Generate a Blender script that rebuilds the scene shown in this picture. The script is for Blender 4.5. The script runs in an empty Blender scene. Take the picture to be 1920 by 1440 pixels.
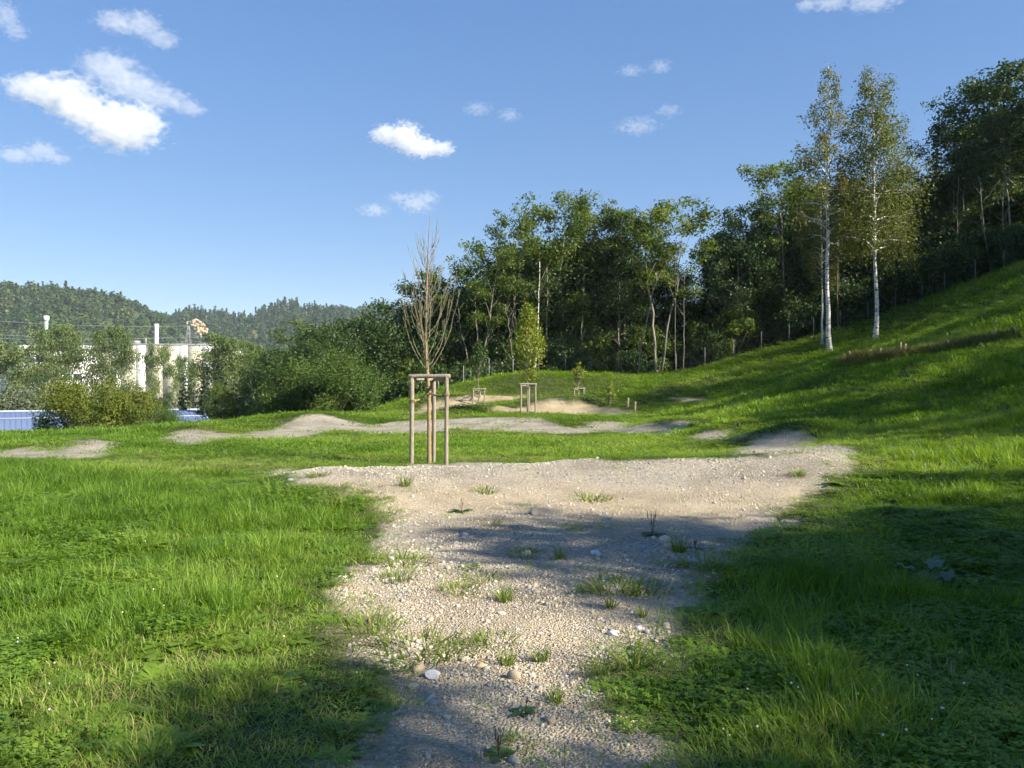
import bpy, math, random
import numpy as np
from mathutils import Vector

rng = np.random.default_rng(7)
random.seed(7)
R = math.radians
S = bpy.context.scene
COL = S.collection

# ------------------------------------------------------------------ camera, sky, sun, exposure
F, CX, CY, EYE = 1500.0, 960.0, 737.0, 1.60        # focal length, centre and horizon row of the photograph, eye height
cam = bpy.data.cameras.new('camera'); cam_o = bpy.data.objects.new('camera', cam); COL.objects.link(cam_o)
cam.sensor_width = 36; cam.lens = 36 * F / 1920; cam.clip_start = .05; cam.clip_end = 30000
cam_o.location = (0, 0, EYE); cam_o.rotation_euler = (R(90) + math.atan((CY - 720) / F), 0, 0)
S.camera = cam_o

SUN_EL, SUN_H = R(32), Vector((.88, -.47)).normalized()      # sun: from the right, a little behind the camera
W = bpy.data.worlds.new('World'); S.world = W; W.use_nodes = True
wn = W.node_tree.nodes; wl = W.node_tree.links; wn.clear()
sky = wn.new('ShaderNodeTexSky'); sky.sky_type = 'NISHITA'; sky.sun_disc = False
sky.sun_elevation = SUN_EL; sky.sun_rotation = math.atan2(SUN_H.x, SUN_H.y)
sky.altitude = 600; sky.air_density = 1.0; sky.dust_density = 0; sky.ozone_density = 3.0
bg = wn.new('ShaderNodeBackground'); bg.inputs['Strength'].default_value = .138
wo = wn.new('ShaderNodeOutputWorld'); ga = wn.new('ShaderNodeGamma'); ga.inputs[1].default_value = .5; hv = wn.new('ShaderNodeHueSaturation'); hv.inputs['Hue'].default_value = .514; hv.inputs['Saturation'].default_value = 1.72
wl.new(sky.outputs[0], ga.inputs[0]); wl.new(ga.outputs[0], hv.inputs['Color']); wl.new(hv.outputs[0], bg.inputs[0]); wl.new(bg.outputs[0], wo.inputs[0])
sun = bpy.data.lights.new('sun', 'SUN'); sun.energy = 5.0; sun.angle = R(.6); sun.color = (1.0, .90, .74)
sun_o = bpy.data.objects.new('sun', sun); COL.objects.link(sun_o)
sd = Vector((SUN_H.x * math.cos(SUN_EL), SUN_H.y * math.cos(SUN_EL), math.sin(SUN_EL)))
sun_o.rotation_euler = sd.to_track_quat('Z', 'Y').to_euler(); sun_o.location = (60, -30, 60)
S.view_settings.view_transform = 'Standard'; S.view_settings.look = 'None'
S.view_settings.gamma = 1; S.view_settings.exposure = 1.42; S.view_settings.use_curve_mapping = False
c = S.cycles
c.max_bounces = 6; c.diffuse_bounces = 2; c.glossy_bounces = 2; c.transmission_bounces = 4
c.transparent_max_bounces = 6; c.volume_bounces = 6; c.use_denoising = True; c.use_adaptive_sampling = True; c.adaptive_threshold = .03
c.volume_step_rate = 1.0; c.volume_max_steps = 256
c.caustics_reflective = False; c.caustics_refractive = False

# ------------------------------------------------------------------ helpers
def P(px, py, D):
    """point that the photograph shows at (px, py), D metres ahead"""
    return np.array(((px - CX) / F * D, D, EYE + (CY - py) / F * D))

def smooth(a, b, x):
    t = np.clip((np.asarray(x, float) - a) / (b - a), 0, 1); return t * t * (3 - 2 * t)

def _hash(i, j, s):
    n = (i * 374761393 + j * 668265263 + s * 1274126177) & 0xffffffff
    n = ((n ^ (n >> 13)) * 1274126177) & 0xffffffff
    return ((n ^ (n >> 16)) & 0xffff) / 65535.0

def vnoise(x, y, s=0):
    x = np.asarray(x, float); y = np.asarray(y, float)
    i = np.floor(x).astype(np.int64); j = np.floor(y).astype(np.int64)
    fx = x - i; fy = y - j; fx = fx * fx * (3 - 2 * fx); fy = fy * fy * (3 - 2 * fy)
    a = _hash(i, j, s); b = _hash(i + 1, j, s); cc = _hash(i, j + 1, s); d = _hash(i + 1, j + 1, s)
    return (a * (1 - fx) + b * fx) * (1 - fy) + (cc * (1 - fx) + d * fx) * fy

def fbm(x, y, s=0, o=4):
    t = 0; a = .5
    for k in range(o):
        t = t + a * vnoise(x * 2 ** k, y * 2 ** k, s + k * 17); a *= .5
    return t

def mesh_np(name, V, faces_list, mat_list, smooth_shade=False, attrs=None):
    """faces_list: list of int arrays (n, k); returns a mesh"""
    me = bpy.data.meshes.new(name)
    V = np.ascontiguousarray(V, np.float32)
    me.vertices.add(len(V)); me.vertices.foreach_set('co', V.ravel())
    fl = [np.asarray(f, np.int32) for f in faces_list if len(f)]
    nl = sum(f.size for f in fl); npoly = sum(len(f) for f in fl)
    me.loops.add(nl); me.polygons.add(npoly)
    me.loops.foreach_set('vertex_index', np.concatenate([f.ravel() for f in fl]))
    tot = np.concatenate([np.full(len(f), f.shape[1], np.int32) for f in fl])
    st = np.concatenate([[0], np.cumsum(tot)[:-1]]).astype(np.int32)
    me.polygons.foreach_set('loop_start', st)
    if smooth_shade:
        me.polygons.foreach_set('use_smooth', np.ones(npoly, bool))
    for k, v in (attrs or {}).items():
        dom = 'POINT' if len(v) == len(V) else 'FACE'
        at = me.attributes.new(k, 'FLOAT', dom); at.data.foreach_set('value', np.ascontiguousarray(v, np.float32))
    me.update(calc_edges=True); me.validate()
    for m in (mat_list if isinstance(mat_list, (list, tuple)) else [mat_list]):
        me.materials.append(m)
    return me

def link(name, data, parent=None, loc=None, rot=None, scl=None):
    o = bpy.data.objects.new(name, data); COL.objects.link(o)
    if parent is not None: o.parent = parent
    if loc is not None: o.location = loc
    if rot is not None: o.rotation_euler = rot
    if scl is not None: o.scale = scl if hasattr(scl, '__len__') else (scl,) * 3
    return o

def tag(o, label=None, cat=None, group=None, kind=None):
    if label: o['label'] = label
    if cat: o['category'] = cat
    if group: o['group'] = group
    if kind: o['kind'] = kind
    return o

class MB:
    """collects tubes, boxes and leaves for one mesh"""
    def __init__(s): s.v = []; s.q = []; s.t = []; s.n = 0
    def add(s, v, q=None, t=None):
        v = np.asarray(v, float)
        if q is not None and len(q): s.q.append(np.asarray(q, int) + s.n)
        if t is not None and len(t): s.t.append(np.asarray(t, int) + s.n)
        s.v.append(v); s.n += len(v)
    def tube(s, pts, rad, k=6, cap=True):
        pts = np.asarray(pts, float); n = len(pts)
        rad = np.full(n, rad) if np.isscalar(rad) else np.asarray(rad, float)
        d = np.gradient(pts, axis=0); d /= np.linalg.norm(d, axis=1)[:, None] + 1e-9
        ref = np.array((0, 0, 1.)) if abs(d[:, 2]).mean() < .8 else np.array((1., 0, 0))
        a = np.cross(d, ref); a /= np.linalg.norm(a, axis=1)[:, None] + 1e-9
        b = np.cross(d, a)
        th = np.arange(k) / k * 2 * np.pi
        ring = pts[:, None] + rad[:, None, None] * (np.cos(th)[None, :, None] * a[:, None] + np.sin(th)[None, :, None] * b[:, None])
        idx = np.arange(n * k).reshape(n, k)
        q = np.stack([idx[:-1], np.roll(idx[:-1], -1, 1), np.roll(idx[1:], -1, 1), idx[1:]], -1).reshape(-1, 4)
        v = ring.reshape(-1, 3); t = []
        if cap:
            v = np.vstack([v, pts[:1], pts[-1:]])
            for j in range(k):
                t.append((idx[0, (j + 1) % k], idx[0, j], n * k)); t.append((idx[-1, j], idx[-1, (j + 1) % k], n * k + 1))
        s.add(v, q, t)
    def box(s, c, h, rz=0, M=None):
        v = np.array([(x, y, z) for x in (-1, 1) for y in (-1, 1) for z in (-1, 1)], float) * np.asarray(h)
        ca, sa = math.cos(rz), math.sin(rz)
        v = v @ np.array(((ca, sa, 0), (-sa, ca, 0), (0, 0, 1)))
        s.add(v + np.asarray(c), [(0, 1, 3, 2), (4, 6, 7, 5), (0, 4, 5, 1), (2, 3, 7, 6), (0, 2, 6, 4), (1, 5, 7, 3)])
    def mesh(s, name, mat, sm=False, attrs=None):
        return mesh_np(name, np.vstack(s.v), [np.vstack(s.q) if s.q else [], np.vstack(s.t) if s.t else []], mat, sm, attrs)

# ------------------------------------------------------------------ materials
MATS = {}
def nodes_of(name):
    m = bpy.data.materials.new(name); m.use_nodes = True; nt = m.node_tree; nt.nodes.clear()
    MATS[name] = m
    return m, nt, nt.nodes, nt.links
def N(nt, t, **k):
    n = nt.nodes.new(t)
    for a, b in k.items(): setattr(n, a, b)
    return n
def ramp(nt, stops, interp='LINEAR'):
    r = N(nt, 'ShaderNodeValToRGB'); cr = r.color_ramp; cr.interpolation = interp
    while len(cr.elements) < len(stops): cr.elements.new(.5)
    for e, (p, col) in zip(cr.elements, stops):
        e.position = p; e.color = (*col, 1)
    return r
def out(nt, sock):
    o = N(nt, 'ShaderNodeOutputMaterial'); nt.links.new(sock, o.inputs['Surface']); return o

def simple_mat(name, c1, c2, scale=20, rough=.8, bump=.3, stretch=(1, 1, 1), metallic=0, coords='Object'):
    m, nt, ns, ls = nodes_of(name)
    tc = N(nt, 'ShaderNodeTexCoord'); mp = N(nt, 'ShaderNodeMapping'); mp.inputs['Scale'].default_value = stretch
    no = N(nt, 'ShaderNodeTexNoise'); no.inputs['Scale'].default_value = scale; no.inputs['Detail'].default_value = 6
    ls.new(tc.outputs[coords], mp.inputs[0]); ls.new(mp.outputs[0], no.inputs['Vector'])
    r = ramp(nt, [(.3, c1), (.7, c2)]); ls.new(no.outputs['Fac'], r.inputs[0])
    b = N(nt, 'ShaderNodeBsdfPrincipled'); ls.new(r.outputs[0], b.inputs['Base Color'])
    b.inputs['Roughness'].default_value = rough; b.inputs['Metallic'].default_value = metallic
    bp = N(nt, 'ShaderNodeBump'); bp.inputs['Strength'].default_value = bump; bp.inputs['Distance'].default_value = .02
    ls.new(no.outputs['Fac'], bp.inputs['Height']); ls.new(bp.outputs[0], b.inputs['Normal'])
    out(nt, b.outputs[0]); return m

def leaf_mat(name, dark, light, trans=.35, tip=None, rough=.55, attr='tint', attr_type='GEOMETRY', obj_var=.25):
    """leaf: colour varies from leaf to leaf (attribute) and from plant to plant (object random); light shines through"""
    m, nt, ns, ls = nodes_of(name)
    at = N(nt, 'ShaderNodeAttribute', attribute_name=attr, attribute_type=attr_type)
    oi = N(nt, 'ShaderNodeObjectInfo')
    ma = N(nt, 'ShaderNodeMath', operation='MULTIPLY_ADD'); ma.inputs[1].default_value = obj_var; 
    ls.new(oi.outputs['Random'], ma.inputs[0]); ls.new(at.outputs['Fac'], ma.inputs[2])
    sb = N(nt, 'ShaderNodeMath', operation='SUBTRACT'); sb.inputs[1].default_value = obj_var / 2; ls.new(ma.outputs[0], sb.inputs[0])
    stops = [(0, dark), (.75, light)]
    if tip: stops.append((1, tip))
    r = ramp(nt, stops); ls.new(sb.outputs[0], r.inputs[0])
    b = N(nt, 'ShaderNodeBsdfPrincipled'); ls.new(r.outputs[0], b.inputs['Base Color']); b.inputs['Roughness'].default_value = rough
    b.inputs['Specular IOR Level'].default_value = .35
    tr = N(nt, 'ShaderNodeBsdfTranslucent')
    hs = N(nt, 'ShaderNodeHueSaturation'); hs.inputs['Hue'].default_value = .485; hs.inputs['Saturation'].default_value = 1.15; hs.inputs['Value'].default_value = 1.5
    ls.new(r.outputs[0], hs.inputs['Color']); ls.new(hs.outputs[0], tr.inputs[0])
    mx = N(nt, 'ShaderNodeMixShader'); mx.inputs[0].default_value = trans
    ls.new(b.outputs[0], mx.inputs[1]); ls.new(tr.outputs[0], mx.inputs[2]); out(nt, mx.outputs[0]); return m

M_grass = leaf_mat('grass_blade', (.052, .125, .014), (.115, .215, .026), .42, (.26, .24, .085), attr='tint', attr_type='INSTANCER', obj_var=.3)
M_leafA = leaf_mat('leaf_ash', (.045, .085, .013), (.115, .165, .026), .40, (.20, .22, .045))
M_leafB = leaf_mat('leaf_dark', (.020, .048, .012), (.050, .095, .020), .3, (.085, .125, .03))
M_leafBirch = leaf_mat('leaf_birch', (.055, .080, .016), (.125, .150, .032), .4, (.22, .18, .05))
M_leafBush = leaf_mat('leaf_bush', (.028, .068, .012), (.068, .122, .020), .33, (.13, .16, .03))
M_leafYel = leaf_mat('leaf_yellowing', (.055, .095, .012), (.155, .185, .022), .38, (.33, .26, .03))
M_leafGrey = leaf_mat('leaf_willow', (.075, .10, .05), (.15, .18, .10), .3, (.22, .24, .15))
M_leafPop = leaf_mat('leaf_poplar', (.060, .105, .028), (.125, .175, .05), .35, (.19, .22, .075))
M_leafSap = leaf_mat('leaf_sapling', (.075, .13, .016), (.18, .24, .03), .4, (.30, .28, .05))
M_needle = leaf_mat('needle', (.016, .038, .014), (.038, .070, .022), .15, (.06, .085, .03))
M_weed = leaf_mat('weed_leaf', (.045, .095, .03), (.085, .15, .05), .3, (.12, .17, .06))
M_butter = leaf_mat('butterbur_leaf', (.085, .14, .09), (.13, .19, .125), .3, (.15, .21, .10))
M_bark = simple_mat('bark_grey', (.10, .085, .065), (.26, .23, .18), 9, .9, .6, (3, 3, .6))
M_barkPale = simple_mat('bark_pale', (.11, .10, .075), (.25, .23, .18), 7, .85, .5, (3, 3, .5))
M_barkSap = simple_mat('bark_orange', (.15, .10, .06), (.34, .24, .14), 25, .8, .4, (2, 2, .7))
M_twig = simple_mat('twig_lichen', (.13, .12, .075), (.28, .26, .16), 20, .85, .3)
M_post = simple_mat('weathered_post', (.135, .115, .085), (.34, .30, .23), 22, .9, .5, (4, 4, .35))
M_rope = simple_mat('coir_rope', (.15, .10, .06), (.34, .25, .16), 80, .95, .5)
M_peg = simple_mat('peg_wood', (.30, .22, .12), (.52, .42, .27), 30, .85, .3, (3, 3, .5))
M_steel = simple_mat('galvanised_steel', (.16, .17, .18), (.26, .27, .28), 30, .55, .1)
M_wire = simple_mat('dark_wire', (.03, .035, .03), (.06, .065, .06), 30, .7, 0)
M_dark_stalk = simple_mat('dry_stalk', (.06, .045, .025), (.16, .12, .06), 50, .9, .1)

# birch bark: white with dark lens-shaped marks
m, nt, ns, ls = nodes_of('birch_bark'); M_birch = m
tc = N(nt, 'ShaderNodeTexCoord'); mp = N(nt, 'ShaderNodeMapping'); mp.inputs['Scale'].default_value = (2.2, 2.2, 5.5)
no = N(nt, 'ShaderNodeTexNoise'); no.inputs['Scale'].default_value = 1.6; no.inputs['Detail'].default_value = 5; no.inputs['Roughness'].default_value = .65
ls.new(tc.outputs['Object'], mp.inputs[0]); ls.new(mp.outputs[0], no.inputs['Vector'])
r = ramp(nt, [(.40, (.03, .028, .025)), (.47, (.62, .60, .56)), (.75, (.74, .72, .69))]); ls.new(no.outputs['Fac'], r.inputs[0])
b = N(nt, 'ShaderNodeBsdfPrincipled'); b.inputs['Roughness'].default_value = .7; ls.new(r.outputs[0], b.inputs['Base Color']); out(nt, b.outputs[0])

# ground: soil and thatch, loose gravel or sand by attribute
m, nt, ns, ls = nodes_of('ground'); M_ground = m
tc = N(nt, 'ShaderNodeTexCoord')
ag = N(nt, 'ShaderNodeAttribute', attribute_name='gravel'); asd = N(nt, 'ShaderNodeAttribute', attribute_name='sand')
n1 = N(nt, 'ShaderNodeTexNoise'); n1.inputs['Scale'].default_value = 3; n1.inputs['Detail'].default_value = 8; ls.new(tc.outputs['Object'], n1.inputs['Vector'])
n2 = N(nt, 'ShaderNodeTexNoise'); n2.inputs['Scale'].default_value = 22; n2.inputs['Detail'].default_value = 8; n2.inputs['Roughness'].default_value = .7; ls.new(tc.outputs['Object'], n2.inputs['Vector'])
soil = ramp(nt, [(.3, (.025, .032, .011)), (.55, (.050, .062, .020)), (.8, (.085, .082, .035))]); ls.new(n1.outputs['Fac'], soil.inputs[0])
v1 = N(nt, 'ShaderNodeTexVoronoi'); v1.inputs['Scale'].default_value = 62; v1.inputs['Randomness'].default_value = 1; ls.new(tc.outputs['Object'], v1.inputs['Vector'])
v2 = N(nt, 'ShaderNodeTexVoronoi'); v2.inputs['Scale'].default_value = 15; ls.new(tc.outputs['Object'], v2.inputs['Vector'])
sx = N(nt, 'ShaderNodeSeparateColor'); ls.new(v1.outputs['Color'], sx.inputs[0])
sx2 = N(nt, 'ShaderNodeSeparateColor'); ls.new(v2.outputs['Color'], sx2.inputs[0])
grv = ramp(nt, [(0, (.18, .17, .15)), (.3, (.32, .30, .26)), (.6, (.42, .39, .335)), (.85, (.49, .46, .39)), (1, (.62, .60, .54))]); ls.new(sx.outputs[0], grv.inputs[0])
snd = ramp(nt, [(.25, (.40, .31, .19)), (.5, (.52, .425, .285)), (.8, (.60, .52, .38))]); ls.new(n2.outputs['Fac'], snd.inputs[0])
sm = N(nt, 'ShaderNodeMath', operation='MULTIPLY_ADD'); sm.inputs[1].default_value = 1.1; sm.inputs[2].default_value = -.47; ls.new(n1.outputs['Fac'], sm.inputs[0])
sm2 = N(nt, 'ShaderNodeMath', operation='ADD', use_clamp=True); ls.new(sm.outputs[0], sm2.inputs[0]); ls.new(asd.outputs['Fac'], sm2.inputs[1])
gs = N(nt, 'ShaderNodeMix', data_type='RGBA'); ls.new(sm2.outputs[0], gs.inputs[0]); ls.new(grv.outputs[0], gs.inputs[6]); ls.new(snd.outputs[0], gs.inputs[7])
mk = N(nt, 'ShaderNodeMath', operation='MULTIPLY_ADD'); mk.inputs[1].default_value = .9; ls.new(n2.outputs['Fac'], mk.inputs[0]); ls.new(ag.outputs['Fac'], mk.inputs[2])
mk2 = N(nt, 'ShaderNodeMapRange'); mk2.inputs[1].default_value = .55; mk2.inputs[2].default_value = 1.15; ls.new(mk.outputs[0], mk2.inputs[0])
fin = N(nt, 'ShaderNodeMix', data_type='RGBA'); ls.new(mk2.outputs[0], fin.inputs[0]); ls.new(soil.outputs[0], fin.inputs[6])
n3 = N(nt, 'ShaderNodeTexNoise'); n3.inputs['Scale'].default_value = .9; n3.inputs['Detail'].default_value = 5; ls.new(tc.outputs['Object'], n3.inputs['Vector'])
va = ramp(nt, [(.32, (.68, .65, .60)), (.5, (.92, .90, .86)), (.68, (1.08, 1.06, 1.02))]); ls.new(n3.outputs['Fac'], va.inputs[0])
vm = N(nt, 'ShaderNodeMix', data_type='RGBA', blend_type='MULTIPLY'); vm.inputs[0].default_value = 1; ls.new(gs.outputs[2], vm.inputs[6]); ls.new(va.outputs[0], vm.inputs[7]); ls.new(vm.outputs[2], fin.inputs[7])
b = N(nt, 'ShaderNodeBsdfPrincipled'); b.inputs['Roughness'].default_value = .95; b.inputs['Specular IOR Level'].default_value = .15; ls.new(fin.outputs[2], b.inputs['Base Color'])
hh = N(nt, 'ShaderNodeMath', operation='MULTIPLY_ADD'); hh.inputs[1].default_value = -1; ls.new(v1.outputs['Distance'], hh.inputs[0]); ls.new(n2.outputs['Fac'], hh.inputs[2])
hm = N(nt, 'ShaderNodeMath', operation='MULTIPLY'); ls.new(hh.outputs[0], hm.inputs[0]); ls.new(mk2.outputs[0], hm.inputs[1])
bp = N(nt, 'ShaderNodeBump'); bp.inputs['Strength'].default_value = .9; bp.inputs['Distance'].default_value = .03; ls.new(hm.outputs[0], bp.inputs['Height']); ls.new(bp.outputs[0], b.inputs['Normal'])
out(nt, b.outputs[0])

def stone_mat(name, attr_type):
    m, nt, ns, ls = nodes_of(name)
    at = N(nt, 'ShaderNodeAttribute', attribute_name='tint', attribute_type=attr_type) if attr_type == 'INSTANCER' else N(nt, 'ShaderNodeObjectInfo')
    r = ramp(nt, [(0, (.18, .185, .195)), (.15, (.27, .27, .265)), (.35, (.37, .35, .31)), (.6, (.44, .375, .27)), (.8, (.50, .44, .33)), (.95, (.52, .465, .36)), (1, (.60, .58, .52))])
    ls.new(at.outputs['Fac' if attr_type == 'INSTANCER' else 'Random'], r.inputs[0])
    tc = N(nt, 'ShaderNodeTexCoord'); no = N(nt, 'ShaderNodeTexNoise'); no.inputs['Scale'].default_value = 4; no.inputs['Detail'].default_value = 6; ls.new(tc.outputs['Object'], no.inputs['Vector'])
    mx = N(nt, 'ShaderNodeMix', data_type='RGBA', blend_type='MULTIPLY'); mx.inputs[0].default_value = .4
    g = ramp(nt, [(.3, (.55, .55, .55)), (.6, (1, 1, 1))]); ls.new(no.outputs['Fac'], g.inputs[0])
    ls.new(r.outputs[0], mx.inputs[6]); ls.new(g.outputs[0], mx.inputs[7])
    b = N(nt, 'ShaderNodeBsdfPrincipled'); b.inputs['Roughness'].default_value = .8; ls.new(mx.outputs[2], b.inputs['Base Color'])
    bp = N(nt, 'ShaderNodeBump'); bp.inputs['Strength'].default_value = .4; bp.inputs['Distance'].default_value = .01; ls.new(no.outputs['Fac'], bp.inputs['Height']); ls.new(bp.outputs[0], b.inputs['Normal'])
    out(nt, b.outputs[0]); return m
M_pebble = stone_mat('pebble', 'INSTANCER'); M_stone = stone_mat('stone', 'OBJECT')
M_stoneWhite = simple_mat('white_stone', (.42, .43, .46), (.66, .66, .68), 8, .8, .3)
M_stoneBrown = simple_mat('brown_stone', (.30, .23, .16), (.42, .34, .25), 6, .75, .2)
M_stoneYel = simple_mat('yellow_stone', (.42, .29, .13), (.55, .41, .22), 8, .75, .2)
M_stoneBlue = simple_mat('blue_grey_stone', (.17, .19, .23), (.28, .30, .34), 8, .75, .2)

# ------------------------------------------------------------------ terrain
ctrl = []
def cp(px, py, D): ctrl.append(P(px, py, D))
for x in (-30, -16, -8, -3, 0, 3):
    for y in (-25, -10, -2, 4, 8): ctrl.append((x, y, 0 if y > -5 else -.2))
for x, y, z in ((5, 4, .05), (5, -6, .1), (9, 3, .7), (9, -8, .7), (15, 5, 2.2), (15, -10, 2.2), (30, 5, 7), (30, -12, 7), (48, -12, 12), (48, 12, 12.5),
                (20, 15, 3.9), (30, 17, 7.6), (30, 30, 8.2), (45, 35, 13), (45, 52, 14), (60, 20, 16), (60, 60, 18), (34, 58, 10), (70, -20, 18), (20, -28, 3), (45, -30, 10)): ctrl.append((x, y, z))
# left and middle field
for a in ((60, 1000, 9), (60, 900, 14), (300, 900, 14.3), (250, 850, 20.5), (60, 870, 17.5), (500, 860, 19), (800, 862, 18.8), (1000, 860, 19), (1250, 850, 20.5),
          (400, 840, 23.5), (700, 832, 25), (1000, 830, 26), (1250, 830, 25), (500, 815, 30), (800, 815, 31), (1000, 815, 31), (1150, 814, 31),
          (20, 835, 25), (120, 815, 30), (60, 812, 34), (230, 810, 33), (330, 812, 31), (440, 800, 34), (700, 795, 37), (850, 785, 37), (1000, 782, 37.5), (1150, 790, 36), (1230, 788, 36),
          (520, 785, 38), (650, 776, 41), (700, 775, 47)): cp(*a)
# back of the field, up to the fence
for a in ((760, 757, 55), (850, 729, 56), (930, 708, 57), (1000, 700, 58), (1060, 699, 58), (1150, 702, 59), (1250, 703, 60), (1330, 689, 60), (1400, 668, 60), (1480, 648, 59),
          (1553, 660, 52), (1640, 640, 52), (1700, 585, 56), (1780, 555, 54), (1850, 528, 52), (1920, 505, 50),
          (800, 777, 44), (1100, 745, 50), (1200, 735, 49), (1300, 742, 46), (1100, 775, 42), (1200, 778, 41), (1300, 775, 38)): cp(*a)
# right slope
for a in ((1450, 740, 35), (1560, 730, 31), (1600, 678, 37), (1757, 678, 30), (1750, 664, 34), (1910, 632, 32), (1800, 740, 25), (1920, 740, 22), (1400, 800, 27), (1600, 800, 22.5),
          (1800, 800, 18.5), (1920, 800, 17), (1700, 850, 15.2), (1920, 870, 13), (1500, 945, 11.4), (1700, 950, 10.7), (1920, 950, 10.2), (1920, 1100, 6.5)): cp(*a)
# land falling away on the left, forest floor behind the fence
for x, y, z in ((-45, 10, -.6), (-45, 35, -2.2), (-30, 30, -.9), (-34, 48, -4), (-22, 44, -1.6), (-18, 52, -3), (-60, 60, -7), (-35, 75, -7), (-15, 70, -4.5), (-80, 20, -6), (-80, 95, -7.5), (-40, 105, -7.5), (-5, 62, -.5),
                (0, 80, 1.5), (12, 78, 3), (26, 75, 7), (40, 75, 12), (10, 105, 3), (40, 105, 10), (-70, -20, -1)): ctrl.append((x, y, z))
ctrl = np.array([np.asarray(a, float) for a in ctrl])
TS = 30.0
def _k(r2): return np.where(r2 > 1e-12, r2 * np.log(r2 + 1e-12), 0)
A = ctrl[:, :2] / TS; n = len(A)
Km = _k(((A[:, None] - A[None]) ** 2).sum(-1)) + np.eye(n) * 2e-4
Pm = np.hstack([np.ones((n, 1)), A])
sol = np.linalg.solve(np.block([[Km, Pm], [Pm.T, np.zeros((3, 3))]]), np.concatenate([ctrl[:, 2], np.zeros(3)]))
def tps(x, y):
    o = np.empty(len(x))
    for i in range(0, len(x), 20000):
        q = np.stack([x[i:i + 20000], y[i:i + 20000]], 1) / TS
        o[i:i + 20000] = _k(((q[:, None] - A[None]) ** 2).sum(-1)) @ sol[:n] + sol[n] + q @ sol[n + 1:]
    return o
def bump(x, y, cx, cy, sx, sy, h, rot=0):
    ca, sa = math.cos(rot), math.sin(rot); u = (x - cx) * ca + (y - cy) * sa; v = -(x - cx) * sa + (y - cy) * ca
    return h * np.exp(-(u / sx) ** 2 - (v / sy) ** 2)
def H(x, y):
    x = np.atleast_1d(np.asarray(x, float)); y = np.atleast_1d(np.asarray(y, float))
    d = np.hypot(x - 0, y - 30); w = 1 - smooth(78, 115, d)
    far = -7.5 + 20 * smooth(-25, 60, x) * smooth(-200, 0, -np.abs(y - 40)) 
    z = far.copy(); k = w > 0
    if k.any(): z[k] = w[k] * tps(x[k], y[k]) + (1 - w[k]) * far[k]
    # near roller that the gravel runs over
    cr = 14.1 + .12 * x + .25 * np.sin(x * .7)
    e = smooth(-5.2, -2.8, x) * (1 - smooth(4.6, 7.0, x))
    dv = y - cr
    z += e * .36 * np.exp(-np.where(dv < 0, (dv / 2.3) ** 2, (dv / 1.25) ** 2))
    # rollers of the far side and the right side of the loop
    for a in ((7.7, 22.0, 1.5, .9, .42), (7.3, 26.4, 1.3, .9, .34), (6.0, 31.3, 1.6, .9, .36), (6.6, 17.0, 1.2, 1.2, .12),
              (-9.0, 36.6, 1.9, 1.6, .42), (-12.2, 30.8, 1.5, 1.2, .32), (-12.6, 24.2, 1.6, 1.0, .22), (-4.5, 36.0, 1.4, 1.1, .10), (2.5, 36.0, 1.6, 1.0, .12)):
        z += bump(x, y, *a)
    # mound before the sand bank, rim of the sand pit
    z += bump(x, y, -1.6, 42.0, 2.6, 1.0, .55) + bump(x, y, -4.2, 41.0, 1.8, .9, .22)
    z += bump(x, y, 3.0, 45.6, 3.4, .8, .75) + bump(x, y, 5.8, 44.0, 1.3, 1.2, .25)
    z -= bump(x, y, 2.6, 42.9, 3.0, 1.0, .22)
    z += bump(x, y, -3.2, 48.6, 2.6, 1.0, .45)
    near = np.exp(-(np.hypot(x, y) / 60) ** 2)
    z += near * ((fbm(x * .55, y * .55, 3) - .47) * .20 + (fbm(x * 2.1, y * 2.1, 9, 3) - .44) * .05)
    return z

def ground(px, py):
    """where the line of sight through photo pixel (px, py) meets the terrain"""
    D = np.concatenate([np.arange(1.2, 12, .03), np.arange(12, 70, .08)])
    q = np.stack([(px - CX) / F * D, D, EYE + (CY - py) / F * D], 1)
    hz = H(q[:, 0], q[:, 1]); k = np.argmax(q[:, 2] < hz)
    if q[k, 2] >= hz[k]: k = len(D) - 1
    return np.array((q[k, 0], q[k, 1], hz[k]))

GRAVEL = [
 [(540, 1720), (600, 1440), (640, 1360), (700, 1300), (690, 1230), (700, 1150), (650, 1090), (690, 1040), (735, 980), (715, 935), (640, 917), (560, 906), (500, 894), (530, 882), (620, 876), (760, 873), (960, 869), (1150, 864), (1300, 860), (1400, 858), (1480, 852), (1598, 847), (1600, 858), (1560, 880), (1585, 897), (1500, 935), (1470, 980), (1420, 1030), (1340, 1075), (1310, 1130), (1310, 1200), (1290, 1240), (1200, 1290), (1160, 1340), (1190, 1400), (1200, 1440), (1230, 1720)],
 [(1392, 852), (1388, 838), (1400, 825), (1440, 812), (1490, 810), (1525, 820), (1535, 836), (1600, 846), (1480, 856)],
 [(1300, 818), (1340, 807), (1375, 806), (1398, 814), (1402, 828), (1340, 829)],
 [(1120, 808), (1170, 800), (1230, 793), (1280, 796), (1290, 807), (1250, 816), (1170, 813)],
 [(440, 822), (520, 800), (560, 783), (600, 777), (640, 785), (680, 793), (720, 796), (760, 789), (850, 785), (960, 782), (1000, 783), (1040, 796), (1080, 803), (1110, 791), (1150, 789), (1190, 794), (1160, 805), (1110, 812), (1000, 812), (900, 807), (850, 804), (800, 813), (720, 815), (660, 808), (620, 806), (580, 818), (500, 825)],
 [(280, 826), (330, 811), (370, 807), (420, 814), (470, 815), (400, 828), (350, 836), (310, 832)],
 [(80, 852), (130, 827), (170, 825), (215, 831), (205, 850), (160, 862), (110, 858)],
 [(0, 842), (60, 838), (100, 848), (90, 862), (30, 862), (-60, 858)]]
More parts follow.
